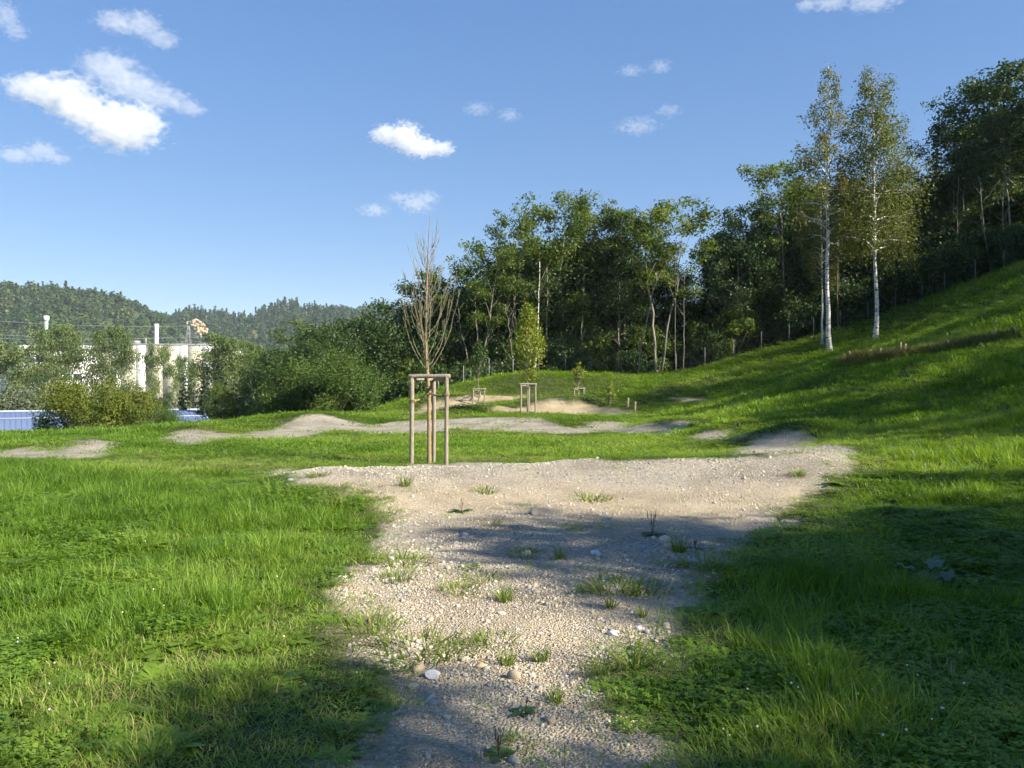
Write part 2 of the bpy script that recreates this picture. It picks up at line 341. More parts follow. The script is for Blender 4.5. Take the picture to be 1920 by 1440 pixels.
SAND = [
 [(772, 774), (790, 761), (850, 752), (960, 743), (1000, 741), (960, 749), (900, 754), (840, 765), (790, 775)],
 [(920, 770), (975, 766), (1040, 755), (1090, 759), (1150, 767), (1195, 771), (1190, 777), (1080, 780), (1000, 777), (940, 774)],
 [(1255, 746), (1300, 746), (1330, 750), (1290, 753)]]
GR_W = [np.array([ground(*p)[:2] for p in poly]) for poly in GRAVEL]
SA_W = [np.array([ground(*p)[:2] for p in poly]) for poly in SAND]
def sdist(poly, x, y):
    """signed distance to a polygon, positive inside"""
    ins = np.zeros(len(x), bool); dm = np.full(len(x), 1e9)
    for k in range(len(poly)):
        x1, y1 = poly[k - 1]; x2, y2 = poly[k]
        cnd = ((y1 > y) != (y2 > y)) & (x < (x2 - x1) * (y - y1) / (y2 - y1 + 1e-12) + x1); ins ^= cnd
        dx, dy = x2 - x1, y2 - y1; L = dx * dx + dy * dy + 1e-12
        t = np.clip(((x - x1) * dx + (y - y1) * dy) / L, 0, 1)
        dm = np.minimum(dm, np.hypot(x - x1 - t * dx, y - y1 - t * dy))
    return np.where(ins, dm, -dm)
def masks(x, y, full=False):
    """(gravel or sand 0..1, sandiness 0..1, which polygon family)"""
    D = np.hypot(x, y); near = D < 75
    g = np.zeros(len(x)); sa = np.zeros(len(x))
    xs, ys = x[near], y[near]; Dn = D[near]
    sg = np.max([sdist(p, xs, ys) for p in GR_W], 0); ss = np.max([sdist(p, xs, ys) for p in SA_W], 0)
    edge = .20 + .004 * Dn
    nz = (fbm(xs * 1.6, ys * 1.6, 31) - .47) * (.75 + .012 * Dn) + (fbm(xs * 6, ys * 6, 33, 2) - .37) * .22
    gg = smooth(-1, 1, (sg + nz) / edge); s2 = smooth(-1, 1, (ss + nz * .6) / edge)
    g[near] = np.maximum(gg, s2); sdn = np.full(len(x), -99.0); sdn[near] = np.maximum(sg, ss) + nz
    # the near fan is sandy below the crest, the crest itself carries fresh grey chippings
    fan = smooth(9.0, 11.0, ys) * (1 - smooth(11.6, 13.0, ys)) * .42 + .34 * (1 - smooth(6, 9.5, ys)) + .12 * smooth(-14, -11, -ys)
    sa[near] = np.where(s2 > gg, np.where(ys > 44, .75, .5), np.where(ys < 16, fan, -.12))
    return (g, sa, sdn) if full else (g, sa)

def axis(fine, rel, cut, far, lim):
    a = [0.0]
    while a[-1] < lim:
        v = a[-1]; a.append(v + (max(fine, rel * v) if v < cut else far * v))
    return np.array(a)
xp = axis(.075, .019, 45, .10, 5500); xa = np.concatenate([-xp[:0:-1], xp])
ya = np.concatenate([-axis(.25, .06, 45, .15, 1500)[:0:-1], axis(.06, .0125, 62, .10, 6500)])
GX, GY = np.meshgrid(xa, ya); gx, gy = GX.ravel(), GY.ravel()
gz = H(gx, gy); g_at, s_at = masks(gx, gy)
nx = len(xa); ii = np.arange(len(gx)).reshape(GX.shape)
quads = np.stack([ii[:-1, :-1], ii[:-1, 1:], ii[1:, 1:], ii[1:, :-1]], -1).reshape(-1, 4)
fg = g_at[quads].mean(1); fs = s_at[quads].mean(1)
cls = np.where(fg > .5, np.where((fs > .45) & (gy[quads[:, 0]] > 35), 2, 1), 0)
V3 = np.stack([gx, gy, gz], 1)
GROUND = {}
for k, nm, lb, ct in ((0, 'ground', 'meadow ground under the grass of the field and the slope', 'ground'),
                      (1, 'gravel_path', 'pale gravel pump track with rollers looping through the meadow', 'path'),
                      (2, 'sand_bank', 'bare yellow sand of the bank and the pit at the back of the field', 'sand')):
    f = quads[cls == k]; used, inv = np.unique(f, return_inverse=True)
    me = mesh_np(nm, V3[used], [inv.reshape(-1, 4)], M_ground, True, {'gravel': g_at[used], 'sand': s_at[used]})
    GROUND[nm] = tag(link(nm, me), lb, ct, kind='structure')
HZ = lambda x, y: float(H(x, y)[0])

# ------------------------------------------------------------------ plant meshes
def leaves(C, size, out_dir=None, up=.35, rnd=1.0, aspect=.5, rg=rng, fold=0):
    """one diamond leaf at each centre C"""
    n = len(C); nrm = rg.normal(size=(n, 3)) * rnd
    if out_dir is not None: nrm += out_dir
    nrm[:, 2] += up; nrm /= np.linalg.norm(nrm, axis=1)[:, None] + 1e-9
    t = np.cross(nrm, rg.normal(size=(n, 3))); t /= np.linalg.norm(t, axis=1)[:, None] + 1e-9
    b = np.cross(nrm, t); L = (size * rg.uniform(.6, 1.25, n))[:, None] * .5
    v = np.stack([C - t * L, C + b * L * aspect - t * L * .1, C + t * L, C - b * L * aspect - t * L * .1], 1).reshape(-1, 3)
    return v, np.arange(n * 4).reshape(n, 4)

def wob(p0, p1, n, amp, rg, sag=0):
    t = np.linspace(0, 1, n)[:, None]; p = p0 + (p1 - p0) * t
    w = np.cumsum(rg.normal(size=(n, 3)), 0); w -= w[0] + (w[-1] - w[0]) * t
    p = p + w * amp; p[:, 2] += sag * (t[:, 0] * (1 - t[:, 0])) * 4
    return p

def tree(name, seed, Ht, base, rad, prof, nlimb, nleaf, lsize, tr, leafm, barkm, rise=.7, clump=.55, droop=0, subs=3, stems=1, tint=(.15, .75), lean=0, flat=.7, up=.35, bare=0, aspect=.5, crook=.007):
    """(trunk mesh, crown mesh): tapered trunk, limbs, side branches, and leaves gathered in clumps round their outer ends"""
    rg = np.random.default_rng(seed); mb = MB(); cl = []
    for s in range(stems):
        az0 = rg.uniform(0, 6.28); off = 0 if stems == 1 else rg.uniform(.10, .22) * rad
        h = Ht * (1 if s == 0 else rg.uniform(.75, .97))
        top = np.array((math.cos(az0) * (off * 2.2 + lean), math.sin(az0) * (off * 2.2 + lean), h))
        r0 = tr * (1 if s == 0 else .75)
        tp = wob(np.array((math.cos(az0) * off * .25, math.sin(az0) * off * .25, -.3)), top, 14, crook * Ht, rg)
        fr = np.linspace(0, 1, 14); mb.tube(tp, r0 * (1.25 * np.exp(-fr * 25) * .5 + (1 - fr) ** .8 * .95 + .05), 8)
        def at(z):
            return np.array([np.interp(z, tp[:, 2], tp[:, k]) for k in range(3)])
        m_ = max(3, nlimb // stems)
        for i in range(m_):
            f = (i + rg.uniform(.1, .9)) / m_; z = base * h + (h * .97 - base * h) * f
            L = rad * prof(f) * rg.uniform(.7, 1.15)
            a = az0 + i * 2.399 + rg.uniform(-.5, .5)
            p0 = at(z); ri = rise * rg.uniform(.6, 1.3)
            p1 = p0 + np.array((math.cos(a) * L, math.sin(a) * L, L * ri - droop * L))
            p1[2] = min(p1[2], h * 1.02)
            lp = wob(p0, p1, 6, .05 * L, rg, sag=.12 * L)
            rb = max(.012, r0 * .42 * (1 - f * .75)); mb.tube(lp, np.linspace(rb, rb * .2, 6), 5, False)
            if bare and f < bare: continue
            cl.append((lp[-1], L, f)); cl.append((lp[4], L * .9, f))
            if L > .3 * rad: cl.append((lp[3], L * .8, f))
            for j in range(subs):
                k = rg.integers(2, 6); q0 = lp[k]; a2 = a + rg.uniform(-1.2, 1.2); l2 = L * rg.uniform(.25, .5)
                q1 = q0 + np.array((math.cos(a2) * l2, math.sin(a2) * l2, l2 * (ri * .9 - droop) * rg.uniform(.2, 1.2)))
                mb.tube(wob(q0, q1, 4, .04 * l2, rg), np.linspace(rb * .4, rb * .12, 4), 4, False)
                cl.append((q1, l2 * 1.6, f))
        cl.append((tp[-1], rad * .3, 1.0)); cl.append((tp[-2], rad * .4, .95))
    w = np.array([c_[1] for c_ in cl]) ** 1.3 + .05 * rad; w /= w.sum()
    idx = rg.choice(len(cl), nleaf, p=w)
    cen = np.array([c_[0] for c_ in cl])[idx]; rc = (np.array([min(c_[1], rad) for c_ in cl]) * clump + .08 * rad)[idx]
    d = rg.normal(size=(nleaf, 3)); d /= np.linalg.norm(d, axis=1)[:, None]
    rr = rg.uniform(0, 1, nleaf) ** .55
    o_ = d * (rr * rc)[:, None] * np.array((1, 1, flat)); 
    if droop: o_[:, 2] -= np.abs(rg.normal(size=nleaf)) * rc * droop * 1.4
    C = cen + o_; C[:, 2] = np.maximum(C[:, 2], .1)
    v, q = leaves(C, lsize, d * .8, up, .8, aspect, rg)
    ct = rg.uniform(tint[0], tint[1], len(cl))[idx]; tn = np.clip(ct + rg.normal(size=nleaf) * .10, 0, 1)
    tm = mb.mesh(name + '_trunk', barkm, True)
    cm = mesh_np(name + '_crown', v, [q], leafm, False, {'tint': tn})
    return tm, cm

def shrub(name, seed, Ht, rad, nleaf, lsize, leafm, nst=9, tint=(.15, .75), flat=.9, barkm=None, lump=.38):
    """many-stemmed rounded bush"""
    rg = np.random.default_rng(seed); mb = MB(); cen = []; rc = []
    for i in range(nst * 4):
        a = rg.uniform(0, 6.28); u = rg.uniform(0, 1) ** .6; f = rg.uniform(.12, 1)
        rz = rad * math.sqrt(max(.05, 1 - (max(0, f - .35) / .68) ** 2)) * (.72 + .28 * min(1, f / .3))
        p = np.array((math.cos(a) * rz * u, math.sin(a) * rz * u, Ht * f * .93))
        cen.append(p); rc.append(rad * lump * rg.uniform(.6, 1.15))
        if i % 4 == 0: mb.tube(wob(np.array((math.cos(a) * .12, math.sin(a) * .12, -.2)), p, 7, .05 * Ht / 3, rg), np.linspace(.05, .012, 7) * Ht / 3, 5, False)
    cen = np.array(cen); rc = np.array(rc); idx = rg.integers(0, len(cen), nleaf)
    d = rg.normal(size=(nleaf, 3)); d /= np.linalg.norm(d, axis=1)[:, None]
    C = cen[idx] + d * (rg.uniform(0, 1, nleaf) ** .45 * rc[idx])[:, None] * np.array((1, 1, flat)); C[:, 2] = np.maximum(C[:, 2], .05)
    v, q = leaves(C, lsize, d * .9, .35, .7, .55, rg)
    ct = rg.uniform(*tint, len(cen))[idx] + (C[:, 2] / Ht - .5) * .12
    return mb.mesh(name + '_stems', barkm or M_bark, True), mesh_np(name + '_crown', v, [q], leafm, False, {'tint': np.clip(ct + rg.normal(size=nleaf) * .1, 0, 1)})

def spruce(name, seed, Ht, rad, nleaf, leafm, lsize=.4, base=.05):
    rg = np.random.default_rng(seed); mb = MB(); fr = np.linspace(0, 1, 8)
    mb.tube(np.stack([fr * 0, fr * 0, fr * Ht - .2], 1), .018 * Ht * (1 - fr) + .01, 7)
    C = []; O = []
    nb = int(Ht * 7)
    for i in range(nb):
        f = base + (1 - base) * (i + rg.uniform(0, 1)) / nb; L = rad * (1 - f) ** .85 * rg.uniform(.75, 1.15) + .12; a = i * 2.399 + rg.uniform(-.3, .3)
        p0 = np.array((0, 0, f * Ht)); p1 = p0 + np.array((math.cos(a) * L, math.sin(a) * L, -.28 * L))
        mb.tube(np.stack([p0, p0 * .5 + p1 * .5 + (0, 0, -.06 * L), p1]), [.03, .02, .008], 4, False)
        m_ = max(4, int(nleaf * L / (nb * rad * .55)))
        t = rg.uniform(.12, 1, m_); side = rg.normal(size=m_) * .16 * L * (1.1 - t)
        c_ = p0 + (p1 - p0) * t[:, None]; c_ += np.stack([-math.sin(a) * side, math.cos(a) * side, -np.abs(rg.normal(size=m_)) * .14 * L - .03 * Ht * 0], 1)
        c_[:, 2] += -.06 * L * np.sin(t * 3.1)
        C.append(c_); O.append(np.tile((math.cos(a) * .4, math.sin(a) * .4, 0), (m_, 1)))
    C = np.vstack(C); v, q = leaves(C, lsize, np.vstack(O), .5, .6, .38, rg)
    return mb.mesh(name + '_trunk', M_bark, True), mesh_np(name + '_crown', v, [q], leafm, False, {'tint': np.clip(rg.uniform(.1, .8) * 0 + rg.uniform(.1, .8, len(C)), 0, 1)})

def oval(f): return math.sqrt(max(.06, 1 - (2 * f - .85) ** 2 / 1.4))
def cone(f): return max(.18, 1 - f * .85)
def vase(f): return max(.25, .55 + .6 * f - .75 * max(0, f - .6) ** 1.2 * 2)

PR = {}
PR['ash1'] = tree('ash1', 11, 16, .28, 3.6, oval, 20, 11000, .28, .13, M_leafA, M_barkPale, 1.0, .42, subs=3, stems=2)
PR['ash2'] = tree('ash2', 12, 17, .34, 3.2, oval, 19, 10500, .28, .12, M_leafA, M_barkPale, 1.1, .40, subs=3, stems=3)
PR['ash3'] = tree('ash3', 13, 15, .38, 3.0, vase, 17, 7500, .28, .12, M_leafA, M_barkPale, 1.2, .40, subs=3, stems=2, lean=1.0)
PR['dark1'] = tree('dark1', 21, 13, .12, 3.4, oval, 24, 9000, .30, .18, M_leafB, M_bark, .6, .5)
PR['dark2'] = tree('dark2', 22, 14, .18, 3.0, oval, 22, 8500, .30, .17, M_leafB, M_bark, .8, .5)
PR['dark3'] = tree('dark3', 23, 12, .15, 3.8, oval, 24, 9500, .28, .19, M_leafB, M_bark, .5, .5)
PR['pole1'] = tree('pole1', 31, 16, .50, 2.6, oval, 16, 7000, .30, .10, M_leafB, M_barkPale, .8, .5)
PR['pole2'] = tree('pole2', 32, 17, .48, 2.9, oval, 18, 8000, .30, .11, M_leafB, M_barkPale, .9, .5, stems=2)
PR['birch1'] = tree('birch1', 41, 20, .36, 2.6, lambda f: max(.15, 1.0 - .8 * f) * min(1, .5 + f * 3), 44, 10500, .19, .165, M_leafBirch, M_birch, .9, .33, droop=.55, subs=3, flat=1.2, tint=(.1, .9), crook=.003)
PR['birch2'] = tree('birch2', 42, 19.5, .32, 3.4, lambda f: max(.2, 1.05 - .75 * f) * min(1, .5 + f * 3), 52, 24000, .20, .165, M_leafBirch, M_birch, .9, .38, droop=.6, subs=3, flat=1.25, crook=.0035)
PR['bush1'] = shrub('bush1', 51, 4.4, 3.2, 26000, .15, M_leafBush, 12)
PR['bush2'] = shrub('bush2', 52, 5.0, 3.1, 26000, .15, M_leafYel, 12)
PR['bush3'] = shrub('bush3', 53, 3.0, 2.0, 6000, .17, M_leafB, 8)
PR['under1'] = shrub('under1', 54, 2.6, 1.9, 3800, .20, M_leafB, 7)
PR['under2'] = shrub('under2', 55, 3.4, 1.7, 3800, .20, M_leafA, 7, tint=(.0, .5))
PR['willow'] = shrub('willow', 56, 7.0, 5.5, 14000, .28, M_leafGrey, 14)
PR['spruce1'] = spruce('spruce1', 61, 13, 2.6, 9000, M_needle, .34)
PR['spruce2'] = spruce('spruce2', 62, 10, 2.0, 6500, M_needle, .30)
PR['poplar1'] = tree('poplar1', 71, 17, .10, 5.4, oval, 30, 24000, .40, .26, M_leafPop, M_barkPale, .75, .5, tint=(.1, .8))
PR['poplar2'] = tree('poplar2', 72, 15, .20, 4.4, oval, 18, 10000, .38, .2, M_leafPop, M_barkPale, .8, .42, stems=2, tint=(.2, .9))

def plant(kind, name, loc, s=1.0, rz=None, label=None, cat='tree', group=None, sz=None, parts=('trunk', 'crown')):
    o = bpy.data.objects.new(name, None); COL.objects.link(o); o.empty_display_size = .3
    o.location = loc; o.rotation_euler = (0, 0, rng.uniform(0, 6.28) if rz is None else rz); o.scale = (s, s, s * (sz or 1))
    tag(o, label, cat, group)
    for nm, me in zip(parts, PR[kind]): link(nm, me, o)
    return o
def at_px(px, D, dz=0):
    x = (px - CX) / F * D; return (x, D, HZ(x, D) + dz)
def tree_px(kind, name, px, top, D, label, cat='tree', group=None, rz=None, wid=1.0, parts=('trunk', 'crown'), base=None):
    """stand a plant at column px, D metres ahead, scaled so that its top reaches row `top`"""
    loc = at_px(px, D) if base is None else ((px - CX) / F * D, D, base)
    tz = EYE + (CY - top) / F * D; me = PR[kind]
    h0 = max(v.co.z for v in me[1].vertices); s = (tz - loc[2]) / h0
    o = plant(kind, name, loc, 1, rz, label, cat, group, parts=parts); o.scale = (s * wid, s * wid, s); return o

# ------------------------------------------------------------------ far hills, cliff, factory, pylon, hall
def hill(name, label, ridge, D0, depth, foot, seed):
    """long hill whose crest follows the ridge points (photo column, row), D0 away, with a slope towards the viewer"""
    px = np.array([p[0] for p in ridge], float); py = np.array([p[1] for p in ridge], float)
    U = np.linspace(px[0], px[-1], 140); T = np.linspace(0, 1, 26)
    top = EYE + (CY - np.interp(U, px, py)) / F * D0
    X = []; 
    for t in T:
        D = D0 - depth * (1 - t); z = foot + (top - foot) * (t ** .8)
        X.append(np.stack([(U - CX) / F * D0, np.full_like(U, D), z + (fbm(U * .02, np.full_like(U, t * 5), seed) - .47) * 14 * t * (1 - t) * 4], 1))
    for t in (.15, .5, 1.):
        X.append(np.stack([(U - CX) / F * D0, np.full_like(U, D0 + depth * t), top + (foot - top) * t], 1))
    n_ = len(T) + 3; V = np.vstack(X); i = np.arange(n_ * 140).reshape(n_, 140)
    q = np.stack([i[:-1, :-1], i[:-1, 1:], i[1:, 1:], i[1:, :-1]], -1).reshape(-1, 4)
    o = link(name, mesh_np(name, V, [q], M_hill, True)); tag(o, label, 'hill', kind='structure')
    return np.array(X)                                         # rows from foot to crest and down the back
M_hill = simple_mat('forest_floor', (.018, .032, .012), (.04, .06, .02), .05, .95, 0)
ridgeA = [(-900, 560), (-500, 520), (-200, 540), (-60, 538), (0, 545), (75, 548), (140, 556), (215, 566), (270, 585), (300, 606), (330, 630), (350, 656), (365, 674), (390, 692), (450, 712), (560, 735)]
ridgeB = [(200, 640), (300, 618), (345, 600), (372, 592), (400, 600), (450, 612), (490, 600), (520, 588), (545, 580), (580, 588), (640, 590), (700, 592), (780, 600), (900, 610), (1100, 600), (1400, 620), (1900, 600)]
hA = hill('hill', 'long dark wooded hill behind the factory', ridgeA, 820, 330, -8, 5)
hB = hill('hill', 'bluish wooded hill with a row of spruces on its crest', ridgeB, 1150, 380, -8, 6)

def gn_scatter(name, pts, rot, scl, idx, tint, sources, label, cat):
    """one stuff object: copies of the source meshes on points, by geometry nodes"""
    me = bpy.data.meshes.new(name); me.vertices.add(len(pts)); me.vertices.foreach_set('co', np.ascontiguousarray(pts, np.float32).ravel())
    for nm, tp, v in (('rot', 'FLOAT_VECTOR', rot), ('scl', 'FLOAT_VECTOR', scl), ('idx', 'INT', idx), ('tint', 'FLOAT', tint)):
        a = me.attributes.new(nm, tp, 'POINT'); a.data.foreach_set('vector' if tp == 'FLOAT_VECTOR' else 'value', np.ascontiguousarray(v, np.int32 if tp == 'INT' else np.float32).ravel())
    o = link(name, me); tag(o, label, cat, kind='stuff')
    g = bpy.data.node_groups.new(name + '_nodes', 'GeometryNodeTree')
    g.interface.new_socket('Geometry', in_out='INPUT', socket_type='NodeSocketGeometry'); g.interface.new_socket('Geometry', in_out='OUTPUT', socket_type='NodeSocketGeometry')
    gi = g.nodes.new('NodeGroupInput'); go = g.nodes.new('NodeGroupOutput'); jo = g.nodes.new('GeometryNodeJoinGeometry')
    ip = g.nodes.new('GeometryNodeInstanceOnPoints'); ip.inputs['Pick Instance'].default_value = True
    for s in reversed(sources):                                 # join lists its links last first
        so = bpy.data.objects.new(s.name, s)
        oi = g.nodes.new('GeometryNodeObjectInfo'); oi.inputs['Object'].default_value = so; oi.inputs['As Instance'].default_value = False
        gt = g.nodes.new('GeometryNodeGeometryToInstance'); g.links.new(oi.outputs['Geometry'], gt.inputs[0]); g.links.new(gt.outputs[0], jo.inputs[0])
    def na(nm, tp):
        x = g.nodes.new('GeometryNodeInputNamedAttribute'); x.data_type = tp; x.inputs['Name'].default_value = nm
        return next(k for k in x.outputs if k.enabled and k.name == 'Attribute')
    g.links.new(gi.outputs[0], ip.inputs['Points']); g.links.new(jo.outputs[0], ip.inputs['Instance'])
    g.links.new(na('idx', 'INT'), ip.inputs['Instance Index']); g.links.new(na('rot', 'FLOAT_VECTOR'), ip.inputs['Rotation']); g.links.new(na('scl', 'FLOAT_VECTOR'), ip.inputs['Scale'])
    g.links.new(ip.outputs[0], go.inputs[0])
    md = o.modifiers.new('scatter', 'NODES'); md.node_group = g
    return o

# far trees: small spruces and round broadleaf crowns
M_farC = leaf_mat('far_needle', (.014, .036, .012), (.034, .066, .018), .1, (.05, .085, .026), attr_type='INSTANCER', obj_var=.0)
M_farB = leaf_mat('far_leaf', (.024, .056, .012), (.060, .100, .021), .25, (.11, .12, .032), attr_type='INSTANCER', obj_var=.0)
def far_conifer(seed):
    rg = np.random.default_rng(seed); C = []; O = []
    for i in range(70):
        f = rg.uniform(.02, 1); a = rg.uniform(0, 6.28); r_ = 3.6 * (1 - f) ** .9 * rg.uniform(.4, 1) + .1
        C.append((math.cos(a) * r_ * 1.2, math.sin(a) * r_ * 1.2, f * 21)); O.append((math.cos(a), math.sin(a), .3))
    v, q = leaves(np.array(C), 4.2, np.array(O), .6, .5, .5, rg)
    return mesh_np('far_conifer', v, [q], M_farC)
def far_broad(seed):
    rg = np.random.default_rng(seed); d = rg.normal(size=(110, 3)); d /= np.linalg.norm(d, axis=1)[:, None]
    lump = 1 + .25 * np.sin(d[:, 0] * 5 + seed) * np.cos(d[:, 1] * 4 + d[:, 2] * 5)
    v, q = leaves(d * np.array((6.2, 6.2, 7.5)) * lump[:, None] * rg.uniform(.75, 1, 110)[:, None] + (0, 0, 9), 4.4, d * 1.2, .4, .5, .7, rg)
    return mesh_np('far_broadleaf', v, [q], M_farB)
far_src = [far_conifer(1), far_conifer(2), far_conifer(3), far_broad(4), far_broad(5)]
def wood(name, X, n_, label, conif, u0, u1, skip=None, sc=1.0):
    rr_ = X.shape[0] - 3; pts = []
    r_ = rng.uniform(.04, 1, n_) * (rr_ - 1); u = rng.uniform(u0, u1, n_) * (X.shape[1] - 1)
    k = n_ // 9; r_[:k] = rr_ - 1 + rng.uniform(-.5, .8, k)
    i0 = np.floor(r_).astype(int); j0 = np.minimum(np.floor(u).astype(int), X.shape[1] - 2); fr = (r_ - i0)[:, None]; fu = (u - j0)[:, None]
    p = (X[i0, j0] * (1 - fu) + X[i0, j0 + 1] * fu) * (1 - fr) + (X[np.minimum(i0 + 1, rr_), j0] * (1 - fu) + X[np.minimum(i0 + 1, rr_), j0 + 1] * fu) * fr
    if skip is not None:
        k_ = ~skip(p); p = p[k_]
    m_ = len(p); pat = fbm(p[:, 0] * .012, p[:, 1] * .012 + p[:, 2] * .03, 77)
    isC = rng.uniform(size=m_) < np.clip(conif + (pat - .47) * 3, .05, .97)
    idx = np.where(isC, rng.integers(0, 3, m_), rng.integers(3, 5, m_))
    s_ = rng.uniform(.55, 1.05, m_) * sc; s_ = np.stack([s_ * rng.uniform(.85, 1.2, m_), s_, s_ * rng.uniform(.85, 1.15, m_)], 1)
    rot = np.stack([rng.normal(size=m_) * .04, rng.normal(size=m_) * .04, rng.uniform(0, 6.28, m_)], 1)
    gn_scatter(name, p - (0, 0, 1.5), rot, s_, idx, np.clip(rng.uniform(.1, .8, m_) + (pat - .47) * .8, 0, 1), far_src, label, 'forest')
def px_of(p): return np.stack([CX + p[:, 0] / p[:, 1] * F, CY - (p[:, 2] - EYE) / p[:, 1] * F], 1)
CLIFF = np.array([(343, 606), (358, 602), (366, 597), (376, 602), (386, 612), (393, 626), (390, 640), (372, 640), (364, 624), (352, 616)])
def on_cliff(p):
    q = px_of(p); return sdist(CLIFF, q[:, 0], q[:, 1] - 8) > -1.5
wood('far_forest', hA, 4600, 'dense dark mixed forest covering the nearer far hill', .12, .28, 1.0, sc=.72)
wood('far_forest', hB, 5200, 'bluish spruce forest covering the more distant hill', .75, .0, .62, on_cliff)

# bare sandstone face
M_cliff = simple_mat('sandstone', (.15, .11, .06), (.50, .41, .25), .22, .9, .8, (1, 1, 2.4))
rg = np.random.default_rng(3); cc_ = CLIFF.mean(0); D_ = 1035
U, Vv = np.meshgrid(np.linspace(-1, 1, 26), np.linspace(-1, 1, 26)); ang = np.arctan2(Vv, U); rad_ = np.maximum(np.abs(U), np.abs(Vv))
pol = CLIFF - cc_; pa = np.arctan2(pol[:, 1], pol[:, 0]); pr_ = np.hypot(pol[:, 0], pol[:, 1]); od = np.argsort(pa)
rr = np.interp(ang, pa[od], pr_[od], period=2 * np.pi) * rad_
qx = cc_[0] + np.cos(ang) * rr; qy = cc_[1] + np.sin(ang) * rr
Dd = D_ + (640 - qy) * .9 + rad_ ** 2 * 10 + (fbm(U * 5, Vv * 5, 8) - .5) * 26
Xc = np.stack([(qx - CX) / F * Dd, Dd, EYE + (CY - qy) / F * Dd], -1).reshape(-1, 3); i = np.arange(676).reshape(26, 26)
tag(link('cliff', mesh_np('cliff', Xc, [np.stack([i[:-1, :-1], i[:-1, 1:], i[1:, 1:], i[1:, :-1]], -1).reshape(-1, 4)], M_cliff, False)), 'bare yellow sandstone face breaking through the far forest', 'cliff')

# factory
M_white = simple_mat('white_cladding', (.72, .72, .70), (.80, .80, .78), .6, .5, 0)
M_beige = simple_mat('beige_cladding', (.44, .42, .33), (.50, .48, .38), .6, .6, 0)
M_roofd = simple_mat('grey_roof', (.16, .17, .18), (.24, .25, .26), .4, .8, 0)
fac = link('factory', None, loc=P(225, 737, 255)); fac.location.z = -7.5; fac.rotation_euler = (0, 0, R(4)); tag(fac, 'long factory hall clad in white and beige upright panels', 'factory')
def part(name, mb, mat, parent, sm=False): return link(name, mb.mesh(name, mat, sm), parent)
mb = MB(); mb.box((0, 14, 12.2), (31, 14, 12.2)); fwall = part('wall', mb, M_beige, fac)
mb = MB(); mb.box((0, 14, 24.65), (31.4, 14.4, .22)); part('roof', mb, M_roofd, fac)
x = -31.0; k = 0
pat = [(2.6, 0), (2.6, 0), (5.2, 1), (2.7, 0), (4.6, 1), (2.6, 0), (2.8, 0), (5.4, 1), (2.8, 0), (4.8, 1), (3.0, 0), (5.2, 1), (5.2, 1), (2.6, 0), (4.6, 1), (3.4, 0), (5.0, 1)]
for w_, kind_ in pat:
    mb = MB(); mb.box((x + w_ / 2, -.12 - .05 * (1 - kind_), 12.4), (w_ / 2 - .06, .12, 11.95)); part('wall_panel', mb, (M_white, M_beige)[kind_], fwall); x += w_
x = 0
for k in range(6):
    mb = MB(); mb.box((31.12 + .03 * (k % 2), 2.4 + k * 4.7, 12.4), (.12, 2.2, 11.9)); part('wall_panel', mb, (M_beige, M_white)[k % 2], fwall)
mb = MB(); z = np.array((24.5, 25, 30.5, 30.8, 31.6)); mb.tube(np.stack([z * 0 + 9.4, z * 0 + 5, z], 1), [.75, .66, .66, .72, .72], 18); part('chimney', mb, M_white, fac, True)
mb = MB(); mb.tube([(6.4, 4, 24.6), (6.4, 4, 27.0)], .35, 8); part('vent_pipe', mb, M_steel, fac)
mb = MB(); mb.box((3.6, 3, 25.4), (1.3, 1, .6)); part('roof_unit', mb, M_steel, fac)
ann = link('factory', None, loc=P(75, 737, 240)); ann.location.z = -7.5; tag(ann, 'white factory annexe with a dark window band and flat roof', 'factory')
mb = MB(); mb.box((0, 8, 11), (13, 8, 11)); awall = part('wall', mb, M_white, ann)
mb = MB(); mb.box((0, 8, 22.25), (13.3, 8.3, .22)); part('roof', mb, M_roofd, ann)
M_glass = simple_mat('dark_glass', (.05, .07, .10), (.09, .12, .16), .5, .15, 0)
for k in range(9):
    mb = MB(); mb.box((-11.4 + k * 2.85, -.06, 19.4), (1.25, .06, .9)); part('window', mb, M_glass, awall)
    mb = MB(); mb.box((-11.4 + k * 2.85, -.06, 14.0), (1.25, .06, .9)); part('window', mb, M_glass, awall)
st_ = link('exhaust_stack', None, loc=P(86, 737, 275)); st_.location.z = -7.5; tag(st_, 'grey-green exhaust stack with pale cap above the poplar tops', 'chimney')
M_stack = simple_mat('stack_green', (.22, .28, .24), (.30, .36, .31), .6, .6, 0)
mb = MB(); mb.tube([(0, 0, 0), (0, 0, 34.0)], .62, 14); pipe_ = part('pipe', mb, M_stack, st_, True)
mb = MB(); mb.tube([(0, 0, 34.0), (0, 0, 34.3), (0, 0, 35.6)], [.7, .88, .88], 14); part('cap', mb, M_white, pipe_, True)

